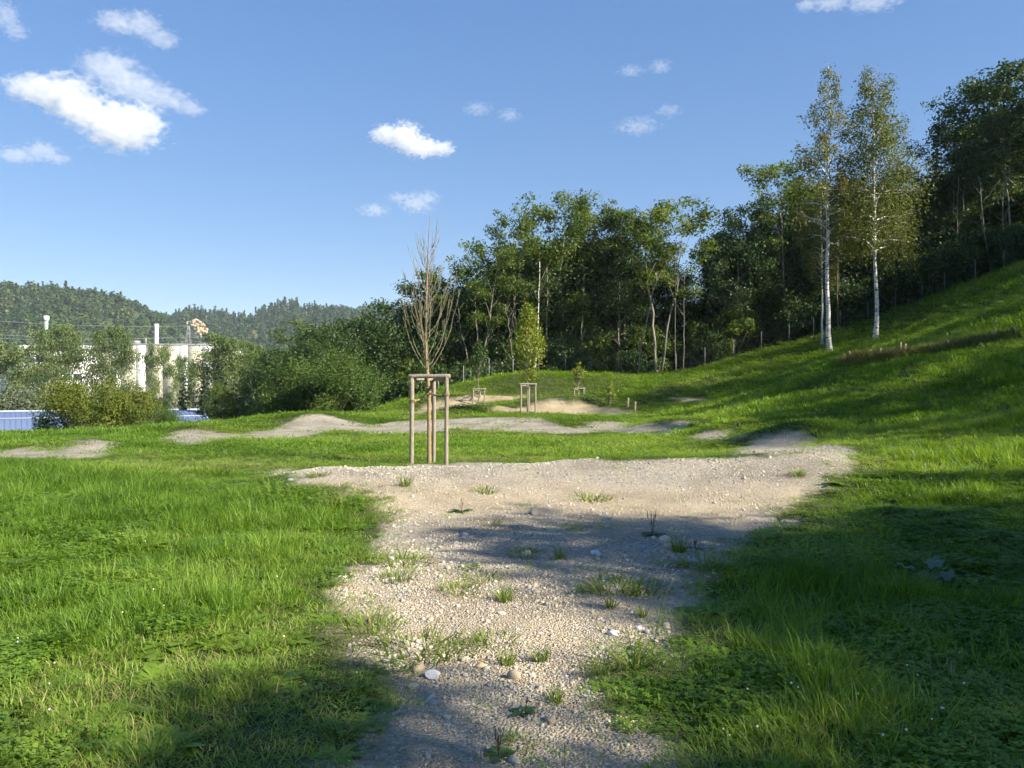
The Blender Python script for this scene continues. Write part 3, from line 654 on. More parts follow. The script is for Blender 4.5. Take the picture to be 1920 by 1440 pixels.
# pylon and its wires
pyb = P(353, 737, 330); pyl = link('pylon', None, loc=(pyb[0], pyb[1], -7.5)); tag(pyl, 'steel lattice power pylon with two crossarms behind the factory', 'pylon')
hT = EYE + (CY - 611) / F * 330 + 7.5
def wz(z): return 2.6 * (1 - z / hT) ** .8 + .22
zl = np.linspace(0, hT, 15)
for sx_, sy_ in ((-1, -1), (-1, 1), (1, -1), (1, 1)):
    mb = MB(); mb.tube([(sx_ * wz(z), sy_ * wz(z), z) for z in zl], .11, 5); part('leg', mb, M_steel, pyl)
mb = MB()
for a, b_ in zip(zl[:-1], zl[1:]):
    for s_ in (-1, 1):
        for f_ in (0, 1):
            p = [(-wz(a), s_ * wz(a), a), (wz(b_), s_ * wz(b_), b_)] if f_ else [(wz(a), s_ * wz(a), a), (-wz(b_), s_ * wz(b_), b_)]
            mb.tube(p, .05, 4); mb.tube([(y_, x_, z_) for x_, y_, z_ in p], .05, 4)
part('bracing', mb, M_steel, pyl)
arms = []
for py_, L in ((632, 6.2), (644, 8.0)):
    z = EYE + (CY - py_) / F * 330 + 7.5; mb = MB()
    for s_ in (-1, 1):
        mb.tube([(s_ * .3, 0, z + 1.1), (s_ * L, 0, z)], .1, 4); mb.tube([(s_ * .3, 0, z), (s_ * L, 0, z)], .1, 4)
        for q in np.linspace(.15, .9, 5): mb.tube([(s_ * L * q, 0, z), (s_ * L * q, 0, z + 1.1 * (1 - q))], .05, 4)
        arms.append((s_ * L, z))
    part('crossarm', mb, M_steel, pyl)
arms.append((0, hT))
for k, (ax, az_) in enumerate(arms):
    p0 = np.array((pyb[0] + ax, pyb[1], az_ - 7.5)); p1 = P(-420, [600, 588, 668, 655, 555][k], 250); t = np.linspace(0, 1, 30)[:, None]
    pp = p0 + (p1 - p0) * t; pp[:, 2] -= 3.2 * 4 * (t * (1 - t))[:, 0]
    mb = MB(); mb.tube(pp, .055, 4); tag(part('power_line', mb, M_steel, None), ['lower left wire of the crossarms sagging away from the pylon', 'wire from the right end of the upper crossarm', 'wire from the left end of the lower crossarm', 'wire from the right end of the lower crossarm', 'earth wire running from the tip of the lattice pylon'][k], 'power line')

# blue hall with a barrel roof
M_blue = simple_mat('blue_metal_roof', (.095, .140, .250), (.115, .160, .285), .8, .6, 0)
M_blueL = simple_mat('pale_flashing', (.42, .47, .55), (.52, .57, .64), .8, .4, 0)
hall = link('hall', None); tag(hall, 'low hall with blue barrel roof of standing-seam metal beyond the field edge', 'building')
ra = math.atan2(4.0, 6.4); hall.rotation_euler = (0, 0, ra); hz_ = EYE + (CY - 771) / F * 85
hall.location = (*(P(166, 737, 85)[:2]), hz_)
Rr = 17.0; half = R(34); arcs = np.linspace(-half, half, 15)
def arc(x0, x1, r0, r1=None):
    v = []; 
    for a in arcs: v += [(x0, math.sin(a) * r0, math.cos(a) * r0 - Rr), (x1, math.sin(a) * r0, math.cos(a) * r0 - Rr)]
    return np.array(v)
wp = .46; npan = 63; x0h = -18.0
pb = MB(); v = arc(0, wp - .05, Rr); i = np.arange(len(v)).reshape(-1, 2); pb.add(v, np.stack([i[:-1, 0], i[:-1, 1], i[1:, 1], i[1:, 0]], -1)); 
v2 = arc(wp - .05, wp, Rr + .05); pb.add(v2, np.stack([i[:-1, 0], i[:-1, 1], i[1:, 1], i[1:, 0]], -1))
for xx in (wp - .05, wp):
    e0 = np.array([(xx, math.sin(a) * Rr, math.cos(a) * Rr - Rr) for a in arcs]); e1 = np.array([(xx, math.sin(a) * (Rr + .05), math.cos(a) * (Rr + .05) - Rr) for a in arcs])
    vv = np.stack([e0, e1], 1).reshape(-1, 3); pb.add(vv, np.stack([i[:-1, 0], i[:-1, 1], i[1:, 1], i[1:, 0]], -1))
pm = pb.mesh('roof_panel', M_blue)
xe = x0h + npan * wp
rb_ = MB(); v = arc(x0h + .02, xe - .02, Rr - .08); rb_.add(v, np.stack([i[:-1, 0], i[:-1, 1], i[1:, 1], i[1:, 0]], -1)); roof_ = part('roof', rb_, M_white, hall)
for k in range(npan): link('roof_panel', pm, roof_, (x0h + k * wp, 0, 0))
mb = MB(); mb.tube([(x0h, 0, .08), (xe, 0, .08)], .09, 6); part('ridge_cap', mb, M_blueL, roof_)
a_ = R(-15); mb = MB(); mb.box(((x0h + xe) / 2, math.sin(a_) * (Rr + .06), math.cos(a_) * (Rr + .06) - Rr), ((xe - x0h) / 2, .07, .03)); part('flashing', mb, M_blueL, roof_)
for xx in (xe + .04, x0h - .04):
    mb = MB(); mb.tube([(xx, math.sin(a) * (Rr + .03), math.cos(a) * (Rr + .03) - Rr) for a in arcs], .13, 6); part('verge_trim', mb, M_blueL, roof_, True)
zb = math.cos(half) * Rr - Rr; yb = math.sin(half) * Rr
for s_ in (-1, 1):
    mb = MB(); mb.box(((x0h + xe) / 2, s_ * (yb - .25), zb - 2.4), ((xe - x0h) / 2 - .2, .12, 2.38)); part('wall', mb, M_white, hall)
for xx in (xe - .3, x0h + .3):
    mb = MB(); g_ = [(xx, math.sin(a) * (Rr - .1), math.cos(a) * (Rr - .1) - Rr) for a in arcs] + [(xx, yb - .4, zb - 4.7), (xx, -yb + .4, zb - 4.7)]
    vv = np.array(g_ + [(xx, 0, zb)]); m_ = len(g_); mb.add(vv, None, [(k, (k + 1) % m_, m_) for k in range(m_)]); part('gable_wall', mb, M_white, hall)

# ------------------------------------------------------------------ trees of the valley on the left
VG = 'trees of the valley on the left'
for kd, px, top, D, wid, lb in (
    ('poplar1', 108, 597, 150, .62, 'rounded grey-green poplar before the white annexe, left of its twin'),
    ('poplar1', 208, 600, 155, .56, 'rounded grey-green poplar before the factory, left of the white chimney'),
    ('poplar2', 302, 632, 140, .5, 'airy poplar with bare lower stems below the white chimney'),
    ('poplar2', 345, 655, 150, .42, 'thin see-through poplar before the beige end of the factory'),
    ('poplar1', 425, 618, 120, .85, 'broad grey-green poplar right of the factory corner'),
    ('poplar1', 478, 632, 125, .6, 'narrower grey-green poplar beside the broad one, towards the wood'),
    ('poplar2', 15, 632, 130, 1.0, 'yellowish broadleaf tree at the left edge before the annexe'),
    ('poplar1', -70, 625, 140, 1.0, 'poplar just past the left edge of the picture'),
    ('spruce1', 412, 672, 95, 1.0, 'dark slender spruce before the broad poplar'),
    ('spruce2', 345, 708, 90, 1.0, 'small brown-tipped spruce beside the bushes below the factory'),
    ('spruce1', 385, 690, 88, .9, 'shorter dark spruce left of the slender one'),
    ('spruce2', 440, 705, 85, 1.0, 'young spruce at the foot of the broad poplar'),
    ('dark2', 72, 690, 125, .6, 'small dark tree below the annexe wall'),
    ('dark3', 285, 745, 80, .7, 'low dark green tree behind the blue hall'),
    ('dark1', 300, 748, 78, .55, 'dark bushy tree over the roof end of the blue hall'),
    ('dark2', 480, 700, 75, .8, 'dark tree in the gap left of the hornbeam bushes'),
    ('dark3', 428, 728, 66, .7, 'bushy tree right of the blue roof end'),
    ('ash3', 418, 712, 62, .7, 'thin reddish-stemmed young tree right of the blue roof end'),
    ('dark1', 455, 742, 62, .8, 'dark shrubby tree at the left foot of the hornbeam bushes')):
    tree_px(kd, 'tree', px, top, D, lb, 'tree', VG, wid=wid)
for px, top, D, lb in ((40, 712, 112, 'silvery willow bush below the annexe at the left edge'), (120, 716, 116, 'silvery willow bush behind the yellowing bush'), (-60, 705, 108, 'silvery willow bush past the left edge'),
                       (262, 728, 125, 'greyish willow bush at the foot of the factory wall')):
    tree_px('willow', 'willow_bush', px, top, D, lb, 'bush', 'willow bushes below the factory', wid=1.1, parts=('stem', 'crown'))
tree_px('bush2', 'bush', 160, 701, 43, 'rounded yellow-green bush hiding the blue hall, left half', 'bush', None, 1.2, 1.05, ('stem', 'crown'))
tree_px('bush2', 'bush', 228, 716, 44, 'rounded yellow-green bush hiding the blue hall, right half', 'bush', None, 3.9, 1.05, ('stem', 'crown'))
tree_px('bush1', 'bush', 312, 760, 46, 'low green bush between the two visible pieces of blue roof', 'bush', None, 2.2, .8, ('stem', 'crown'))
for kd, px, top, D, wid, rz, lb in (('bush1', 636, 640, 46, 1.0, .4, 'large dense hornbeam bush bright green, nearest the gravel track'), ('bush1', 556, 655, 49, 1.0, 2.1, 'green hornbeam bush at the left of the large one'),
                       ('bush3', 530, 735, 50, .9, 1.1, 'low dark bush left of the hornbeam bushes'), ('bush1', 672, 710, 47, .8, 5.0, 'small hornbeam bush at the right end of the group')):
    tree_px(kd, 'bush', px, top, D, lb, 'bush', 'hornbeam bushes behind the gravel track', rz, wid, ('stem', 'crown'))

# ------------------------------------------------------------------ the wood behind the fence
WG = 'trees of the wood behind the fence'
named = [('dark3', 605, 598, 60, .9, 'full round dark tree rising right behind the large hornbeam bush'), ('dark3', 515, 650, 62, .8, 'round dark tree at the left end of the wood'), ('dark1', 668, 590, 61, .9, 'rounded tree stepping up from the hornbeam bushes to the wood'), ('dark1', 545, 645, 62, 1.0, 'olive green tree behind the left hornbeam bush'), ('ash1', 578, 592, 72, 1.2, 'tall tree with silvery leaf undersides above the hornbeam bushes'),
 ('dark2', 640, 600, 70, 1.2, 'dark green tree with pale top behind the large hornbeam bush'), ('dark3', 700, 580, 66, 1.0, 'dark tree where the wood meets the far hill'),
 ('dark1', 745, 558, 64, 1.0, 'dark tree just left of the bare sapling'), ('dark2', 815, 505, 66, 1.1, 'dark round-topped tree behind the bare sapling'),
 ('ash3', 895, 455, 62, 1.0, 'slim ash with pale forked trunk right of the bare sapling'), ('ash2', 975, 400, 64, .9, 'pale many-stemmed ash behind the column-shaped sapling'),
 ('ash1', 1045, 342, 66, 1.0, 'tallest ash in the middle of the wood'), ('ash2', 1102, 365, 68, .9, 'tall ash right of the tallest one'),
 ('pole1', 1165, 385, 66, .8, 'slender ash with narrow crown standing free above the wood'), ('ash3', 1235, 362, 63, 1.2, 'ash with crooked pale trunk and wide light crown'),
 ('ash1', 1210, 400, 68, .8, 'ash crown tucked behind the crooked-trunked one'), ('pole1', 1345, 432, 70, .7, 'thin tree right of the sky gap'),
 ('dark2', 1410, 368, 66, .9, 'dark tree with clear green top left of the birches'), ('ash3', 1480, 300, 64, 1.1, 'half-bare brownish tree left of the tall birch'),
 ('dark2', 1352, 462, 67, .9, 'dark tree closing the right side of the sky gap'), ('dark1', 1440, 405, 67, 1.0, 'dark leafy tree before the clear-topped one, towards the birches'), ('dark1', 1385, 452, 64, .9, 'dense dark tree at the foot of the wood, right of the sky gap'), ('dark2', 1520, 320, 66, 1.0, 'dark tree directly behind the tall birch'),
 ('dark2', 1610, 330, 68, 1.0, 'dark tree behind and between the birches'), ('dark1', 1690, 310, 66, 1.0, 'dark tree behind the fuller birch'),
 ('spruce1', 1758, 250, 68, .9, 'dark narrow spruce right of the birches'), ('pole2', 1800, 215, 64, 1.0, 'pale-stemmed tree with dark crown right of the spruce'),
 ('pole2', 1850, 145, 62, 1.2, 'tall dark tree with round top near the right edge'), ('dark2', 1930, 100, 60, 1.2, 'tallest dark tree at the right edge of the picture'),
 ('pole1', 1890, 200, 58, 1.1, 'slender tree with bare trunk in front of the tallest dark tree'), ('pole2', 1990, 90, 56, 1.1, 'dark tree past the right edge beside the tallest one')]
for kd, px, top, D, wid, lb in named: tree_px(kd, 'tree', px, top, D, lb, 'tree', WG, wid=wid)
LM = sorted([(700, 'tree by the far hill'), (745, 'tree beside the bare sapling'), (815, 'round-topped tree'), (895, 'slim forked ash'), (975, 'many-stemmed ash'), (1045, 'tallest ash'), (1102, 'second tallest ash'), (1165, 'slender free-standing ash'), (1235, 'crooked-trunked ash'), (1297, 'sky gap'), (1345, 'thin gap-side tree'), (1410, 'clear-topped dark tree'), (1480, 'half-bare tree'), (1553, 'tall slim birch'), (1640, 'fuller birch'), (1700, 'tree by the birches'), (1758, 'narrow spruce'), (1810, 'pale-stemmed tree'), (1850, 'tall round-topped tree'), (1930, 'tallest dark tree'), (2020, 'picture edge'), (2100, 'far end of the slope'), (610, 'hornbeam bushes')])
seen_labels = {}
def place_label(fmt, px, extra=''):
    c_, nm = min(LM, key=lambda q: abs(q[0] - px)); d = px - c_
    s_ = 'straight behind' if abs(d) < 9 else ('left behind' if d < 0 else 'right behind')
    lb = fmt.format(s=s_, n=nm)
    if lb in seen_labels: lb = lb.replace(s_, 'farther ' + s_.replace('straight ', ''))
    seen_labels[lb] = 1
    return lb
# the deeper rows, which close the wood
fl = [(700, 640), (800, 560), (880, 520), (960, 450), (1060, 420), (1180, 455), (1260, 455), (1290, 560), (1320, 560), (1350, 480), (1400, 430), (1480, 370), (1600, 340), (1700, 330), (1760, 320), (1850, 230), (1960, 160), (2300, 60)]
fx = [a for a, _ in fl]; fy = [b_ for _, b_ in fl]
k = 0
for D0, step in ((68, 44), (76, 46), (86, 50)):
    px = 560.0 + D0 % 7 * 8
    while px < 2045:
        p_ = px + rng.uniform(-14, 14); top = np.interp(p_, fx, fy) + rng.uniform(0, 60)
        if not 1278 < p_ < 1312:
            tree_px(['dark1', 'dark2', 'dark3', 'pole2', 'dark2', 'spruce1'][k % 6], 'tree', p_, top, D0 + rng.uniform(-3, 3), place_label(('dark spruce' if k % 6 == 5 else ('slender dark tree' if k % 6 == 3 else 'dark leafy tree')) + ' in ' + {68: 'second', 76: 'third', 86: 'fourth'}[D0] + ' row of wood, {s} the {n}', p_), 'tree', 'dark trees deep in the wood', wid=rng.uniform(.9, 1.2))
        k += 1; px += step
# shrubs under the first trees
px = 690.0; k = 0
while px < 1960:
    D = np.interp(px, [690, 760, 1000, 1300, 1500, 1700, 1960], [58, 58, 61, 63, 62, 59.5, 55]) + rng.uniform(0, 4); x, y, z = at_px(px + rng.uniform(-10, 10), D)
    s_ = rng.uniform(.7, 1.35)
    plant(['under1', 'under2', 'bush3'][k % 3], 'shrub', (x, y, z - .15), s_, None, place_label(('broad' if k % 3 == 0 else ('tall' if k % 3 == 1 else 'rounded')) + ' shrub at the fence, {s} the {n}', px).replace('straight behind', 'straight below').replace('behind', 'below'), 'shrub', 'undergrowth shrubs along the fence', parts=('stem', 'crown'))
    k += 1; px += rng.uniform(22, 36)
# taller shrubs a step deeper, which darken the foot of the wood
px = 705.0; k = 0
while px < 1960:
    D = np.interp(px, [690, 760, 1000, 1300, 1500, 1700, 1960], [63, 63, 66, 68, 67, 64.5, 60]) + rng.uniform(0, 3); x, y, z = at_px(px + rng.uniform(-10, 10), D)
    if not 1275 < px < 1310: plant(['under2', 'under1', 'bush3'][k % 3], 'shrub', (x, y, z - .15), rng.uniform(1.3, 1.9), None, place_label(('tall dark' if k % 2 else 'spreading dark') + ' shrub inside the wood, {s} the {n}', px), 'shrub', 'shrubs inside the wood', parts=('stem', 'crown'))
    k += 1; px += rng.uniform(34, 46)
# bare stems among the leaves
for k, (x0, y0, x1, y1, D, r_, lb) in enumerate(((1195, 652, 1232, 510, 60, .09, 'crooked pale stem leaning right at the edge of the wood'), (1090, 705, 1095, 500, 63, .07, 'straight pale stem in the dark middle of the wood'),
     (1003, 708, 1012, 490, 59.5, .08, 'slender white birch stem behind the column-shaped sapling'), (1027, 690, 1025, 500, 62, .10, 'brown bare stem right of the white birch stem'), (905, 690, 890, 560, 61, .09, 'pale forked stem of the slim ash at the fence'),
     (1267, 690, 1268, 480, 62, .05, 'thin upright stem left of the sky gap'), (1283, 690, 1284, 500, 62, .05, 'thin upright stem under the sky gap'), (1572, 620, 1572, 470, 60, .07, 'orange-brown dead stem between the birches'), (965, 690, 948, 570, 60, .06, 'tangled bare stems left of the column-shaped sapling'),
     (1860, 505, 1838, 330, 57, .08, 'bare stem rising from the dark wood at the top of the slope'), (1880, 505, 1885, 300, 58, .08, 'straight bare stem near the right edge of the wood'), (1790, 540, 1800, 330, 60, .08, 'bare stem standing behind the fence on the slope'), (1320, 560, 1250, 520, 60, .05, 'thin fallen stem leaning across the dark wood'))):
    a = P(x0, y0, D); b_ = P(x1, y1, D + .5); a[2] = HZ(a[0], a[1]) - .2 if k != 12 else a[2]
    if k != 12: a[0] = a[0]
    t_ = link('bare_tree', None, loc=tuple(a)); tag(t_, lb, 'tree')
    rg = np.random.default_rng(300 + k); mb = MB(); pp = wob(np.zeros(3), b_ - a, 12, .10 if k in (0, 8) else .035, rg); mb.tube(pp, np.linspace(r_, r_ * .45, 12) * .62, 7); part('trunk', mb, M_birch if k == 2 else (M_barkSap if k == 7 else M_barkPale), t_, True)
    for j in range(4 if k != 8 else 9):
        q0 = pp[rg.integers(3, 11)]; L = rg.uniform(.8, 2.2); aa = rg.uniform(0, 6.28)
        mb = MB(); mb.tube(wob(q0, q0 + (math.cos(aa) * L * .6, math.sin(aa) * L * .6, L * .8), 6, .05, rg), np.linspace(r_ * .25, r_ * .06, 6), 5); part('branch', mb, M_barkPale, t_, True)

# birches on the slope
tree_px('birch1', 'birch_tree', 1556, 108, 52, 'tall slim birch with white trunk and sparse brownish crown', 'tree', None, .6, .95)
tree_px('birch2', 'birch_tree', 1640, 118, 52, 'fuller birch with white trunk and hanging green crown', 'tree', None, 2.3, .95)
tree_px('birch1', 'birch_tree', 1541, 330, 55.5, 'shorter thin birch stem close behind the tall slim birch', 'tree', None, 4.0, .8)

# trees of the slope to the right and behind, out of the picture, whose shade falls across the field
OFF = [('dark2', -.5, 8.9, 8.5, 1.0), ('dark3', .3, 10.0, 8, .6), ('dark1', .5, 8.0, 8, .75), ('dark2', .9, 6.7, 8, .75), ('dark3', 1.7, 5.4, 8, .75), ('dark1', -1.5, 3.8, 8, .75), ('dark3', 3.6, 9.6, 8, 1.0), ('dark1', -.6, 1.6, 8, 1.0), ('dark2', 3.4, 4.0, 8, 1.0), ('dark3', 2.6, 4.9, 8, .9), ('dark2', 5.5, 12.8, 7, .4), ('ash2', 8.0, 18.5, 8, .7),
       ('dark1', 6.0, 22.5, 9, .8), ('ash1', 4.5, 30.5, 10, .7), ('dark2', 8.5, 26.5, 9, 1.3), ('dark3', 10.5, 32.5, 9, .9), ('ash2', 8.0, 38.0, 10, 1.1), ('dark2', 11.0, 43.0, 11, 1.0), ('dark1', 6.0, 47.5, 12, 1.0), ('dark2', 13.0, 51.0, 12, 1.1), ('dark2', 18.0, 57.0, 13, 1.2), ('dark3', 22.0, 61.0, 13, 1.4), ('dark1', 28.0, 61.0, 13, 1.4), ('dark2', 32.0, 58.5, 13, 1.4), ('dark3', 35.0, 55.5, 12, 1.3)]
for k, (kd, tx, ty, h_, w_) in enumerate(OFF):
    zt_ = HZ(tx, ty); L = h_
    for _ in range(12): x, y = tx + SUN_H.x / math.tan(SUN_EL) * L, ty + SUN_H.y / math.tan(SUN_EL) * L; L = .5 * L + .5 * (HZ(x, y) + h_ - zt_)
    o = plant(kd, 'tree', (x, y, HZ(x, y) - .1), 1, k * 1.3, 'tree past the right edge, number ' + ['one', 'two', 'three', 'four', 'five', 'six', 'seven', 'eight', 'nine', 'ten', 'eleven', 'twelve', 'thirteen', 'fourteen', 'fifteen', 'sixteen', 'seventeen', 'eighteen', 'nineteen', 'twenty', 'twenty-one', 'twenty-two', 'twenty-three', 'twenty-four', 'twenty-five'][k] + ' from the viewer, seen by its shade', 'tree', 'trees past the right edge')
    s_ = h_ / max(v.co.z for v in PR[kd][1].vertices); o.scale = (s_ * w_ * 1.25, s_ * w_ * 1.25, s_)


# ------------------------------------------------------------------ young trees and their supports
def log_tube(mb, p0, p1, r, rg, k=10, nseg=9):
    t = np.linspace(0, 1, nseg)[:, None]; p = np.asarray(p0, float) + (np.asarray(p1, float) - np.asarray(p0, float)) * t
    p = p + np.cumsum(rg.normal(size=p.shape), 0) * r * .05
    d = (p[-1] - p[0]) / np.linalg.norm(p[-1] - p[0])
    p = np.vstack([p[0] - d * 0, p[0] + d * r * .2, p[1:-1], p[-1] - d * r * .2, p[-1]])
    rr = np.concatenate([[r * .8, r], np.full(nseg - 2, r) * (1 + rg.normal(size=nseg - 2) * .03), [r, r * .8]])
    mb.tube(p, rr, k)
def support(name, posts, height, label, r=.04, rope=None, over=.12, group=None, lowbars=True):
    """three round posts tied together by round rails at their heads"""
    rg = np.random.default_rng(int(abs(posts[0][0] * 100)) + 5); base = np.mean(posts, 0)
    o = link(name, None, loc=(base[0], base[1], HZ(base[0], base[1]))); tag(o, label, 'tree support', group)
    tops = []
    for q in posts:
        x, y = q[0] - base[0], q[1] - base[1]; z0 = HZ(*q) - HZ(base[0], base[1]) - .25; mb = MB()
        lean = rg.normal(size=2) * .012
        log_tube(mb, (x, y, z0), (x + lean[0], y + lean[1], height), r * rg.uniform(.92, 1.06), rg); part('post', mb, M_post, o, True); tops.append(np.array((x + lean[0], y + lean[1], height)))
    for a, b_, dz in ((0, 1, 0), (1, 2, -.004), (2, 0, -.008)):
        d = (tops[b_] - tops[a]); d /= np.linalg.norm(d); mb = MB(); zz = np.array((0, 0, r * .9 + dz))
        ov = over if (a, b_) == (0, 1) else .05
        if (a, b_) != (0, 1): zz = np.array((0, 0, -.02))
        log_tube(mb, tops[a] - d * ov + zz, tops[b_] + d * ov + zz, r * (1.05 if a == 0 else .8), rg, 10); part('rail', mb, M_post, o, True)
    if rope is not None:
        tx, ty, tz = np.asarray(rope) - (base[0], base[1], HZ(base[0], base[1]))
        for q, zq in ((0, -.50), (1, -.36)):
            p0 = tops[q] + (0, 0, zq); p1 = np.array((tx, ty, tz)); mb = MB()
            t = np.linspace(0, 1, 14)[:, None]; pp = p0 + (p1 - p0) * t; pp[:, 2] -= .05 * 4 * (t * (1 - t))[:, 0]
            for s_ in (0, math.pi):
                w_ = np.stack([np.zeros(14), np.cos(t[:, 0] * 22 + s_) * .012, np.sin(t[:, 0] * 22 + s_) * .012], 1); mb.tube(pp + w_, .016, 6)
            th = np.linspace(0, 6.28 * 2.5, 30); mb.tube(np.stack([p0[0] + np.cos(th) * (r + .012), p0[1] + np.sin(th) * (r + .012), p0[2] - .03 + th * .005], 1), .014, 5)
            part('tie_rope', mb, M_rope, o, True)
        mb = MB(); th = np.linspace(0, 6.28 * 4, 40); mb.tube(np.stack([tx + np.cos(th) * .05, ty + np.sin(th) * .05, tz - .08 + th * .007], 1), .02, 6); part('tie_rope', mb, M_rope, o, True)
    return o
pA = P(772, 0, 17.6)[:2]; pB = P(837, 0, 17.5)[:2]; pC = P(813, 0, 18.35)[:2]; tK = P(803, 0, 17.95)
zc_ = HZ(*np.mean([pA, pB, pC], 0))
support('tree_support', [pA, pB, pC], EYE + (CY - 706) / F * 17.6 - zc_ - .04, 'three-legged wooden tree support with round rail, nearest in the field', .047, (tK[0], tK[1], EYE + (CY - 735) / F * 17.9), .09)

def bare_sapling():
    rg = np.random.default_rng(91); x, y = tK[0], tK[1]; z0 = HZ(x, y); zt = EYE + (CY - 391) / F * 17.95 - z0
    o = link('young_tree', None, loc=(x, y, z0)); tag(o, 'leafless young tree with upswept lichened twigs, tied to the nearest support', 'tree')
    hz = np.array((-.2, .0, .3, 1.0, 1.6, 2.2, 2.8, 3.4, 4.0, 4.6, 5.1, zt * .97, zt)); hz[-2:] = (zt * .95, zt)
    wx = np.array((.02, .02, .03, .02, .01, -.03, -.06, -.05, -.03, -.01, .0, .02, .03)) + rg.normal(size=13) * .006
    rad_ = np.interp(hz, [-.2, 0, .3, 2.2, 3.2, 4.4, zt], [.06, .055, .046, .038, .026, .014, .004])
    tp = np.stack([wx, rg.normal(size=13) * .01, hz], 1); mb = MB(); mb.tube(tp, rad_, 10); trk = part('trunk', mb, M_barkSap, o, True)
    for i in range(40):
        f = (i / 39) ** 1.25; zb_ = 2.05 + f * (zt - 2.9) * .93; a = i * 2.399 + rg.uniform(-.4, .4); L = (1.9 - 1.25 * f) * rg.uniform(.7, 1.1)
        b0 = np.array([np.interp(zb_, hz, tp[:, k]) for k in range(3)]); rd = .50 * L * rg.uniform(.3, 1.1)
        t = np.linspace(0, 1, 10)
        rr_ = rd * (1 - np.exp(-t * 1.7)) / .82; zz = L * (t ** 1.12)
        pp = np.stack([b0[0] + np.cos(a) * rr_, b0[1] + np.sin(a) * rr_, b0[2] + zz], 1) + np.cumsum(rg.normal(size=(10, 3)), 0) * .014
        br = .0082 * (1 - .5 * f); mb = MB(); mb.tube(pp, np.linspace(br, .003, 10), 6)
        for j in range(rg.integers(2, 6)):
            q = pp[rg.integers(3, 9)]; l2 = rg.uniform(.12, .42); a2 = a + rg.uniform(-1.3, 1.3)
            mb.tube([q, q + (math.cos(a2) * l2 * .25, math.sin(a2) * l2 * .25, l2 * .5), q + (math.cos(a2) * l2 * .35, math.sin(a2) * l2 * .35, l2)], [.005, .004, .002], 4)
        part('branch', mb, M_twig, trk, True)
bare_sapling()

# the column-shaped sapling
def column_crown(seed, Ht, z0, rad, n, leafm, lsize, trunk_r, barkm):
    rg = np.random.default_rng(seed); mb = MB(); t = np.linspace(0, 1, 9)
    mb.tube(np.stack([np.cumsum(rg.normal(size=9)) * .01, np.cumsum(rg.normal(size=9)) * .01, -.2 + t * (Ht + .1)], 1), trunk_r * (1 - t * .9), 8)
    C = []; O = []
    for i in range(46):
        f = rg.uniform(0, 1); z = z0 + (Ht - z0) * f; r_ = rad * math.sin(min(1, (f + .08) / .42) * 1.57) * (1 - .93 * max(0, f - .3) / .7); a = i * 2.399
        L = r_ * rg.uniform(.6, 1.1); p1 = np.array((math.cos(a) * L, math.sin(a) * L, z + L * .9)); mb.tube([(0, 0, max(z0 * .9, z - L * .8)), p1 * .5 + np.array((0, 0, (z - L * .3) * .5)), p1], [.012, .008, .003], 4, False)
        m_ = n // 46; q = rg.normal(size=(m_, 3)) * np.array((.17, .17, .30)) * (.5 + r_ / rad * .6) * rad * 1.3; C.append(p1 * np.array((.85, .85, 1)) + q - (0, 0, .1)); O.append(np.tile((math.cos(a), math.sin(a), .2), (m_, 1)))
    C = np.vstack(C); C[:, 2] = np.maximum(C[:, 2], z0); C = C[C[:, 2] < Ht * 1.03]; v, q = leaves(C, lsize, C * np.array((1, 1, 0)), .3, .8, .55, rg)
    return mb, mesh_np('crown', v, [q], leafm, False, {'tint': np.clip(rg.uniform(.1, .9, len(C)), 0, 1)})
def sapling(px, D, top, z0, rad, n, label, leafm=M_leafSap, lsize=.13, tr=.05, seed=5, bark=None):
    x, y, z = at_px(px, D); Ht = EYE + (CY - top) / F * D - z; o = link('young_tree', None, loc=(x, y, z)); tag(o, label, 'tree')
    mb, cm = column_crown(seed, Ht, z0, rad, n, leafm, lsize, tr, bark or M_barkPale); part('trunk', mb, bark or M_barkPale, o, True); link('crown', cm, o); return o
sapling(990, 39.5, 571, 1.75, .82, 4600, 'column-shaped leafy young tree, yellow-green, in the middle of the field')
def sup_px(px, D, wpx, top, label):
    w_ = wpx / F * D / 2; x = (px - CX) / F * D; b = [(x - w_, D - .3), (x + w_, D - .3), (x + .05, D + .6)]; zc = HZ(x, D)
    return support('tree_support', b, EYE + (CY - top) / F * D - zc, label, .045, None, .08)
sup_px(990, 39.2, 27, 722, 'three-legged tree support round the column-shaped sapling')
sup_px(898, 47.5, 21, 731, 'small tree support standing before the yellow sand bank')
sup_px(1085, 47.0, 18, 730, 'small tree support on the rim of the sand pit')
sapling(898, 47.6, 640, 1.6, .55, 1500, 'dark slim young tree at the support by the sand bank', M_leafB, .14, .04, 8, M_bark)
sapling(1085, 47.3, 681, 1.2, .38, 500, 'small yellow-green sapling in the support on the pit rim', M_leafSap, .15, .03, 9)
sapling(1144, 44.5, 711, .2, .32, 420, 'low leafy sapling among dry stalks at the end of the sand pit', M_leafSap, .15, .025, 10)
for px, py, D, h_, lb in ((1144, 752, 44.4, .45, 'pale stump of a stake at the foot of the low leafy sapling'), (1177, 754, 43.6, .5, 'pale wooden stake right of the low sapling, left of two'), (1190, 757, 42.6, .55, 'pale wooden stake right of the low sapling, right of two')):
    x, y, z = at_px(px, D); mb = MB(); log_tube(mb, (0, 0, -.2), (.01, 0, h_), .06, np.random.default_rng(px), 8); o = part('stake', mb, M_peg, None, True); o.location = (x, y, z); tag(o, lb, 'stake')

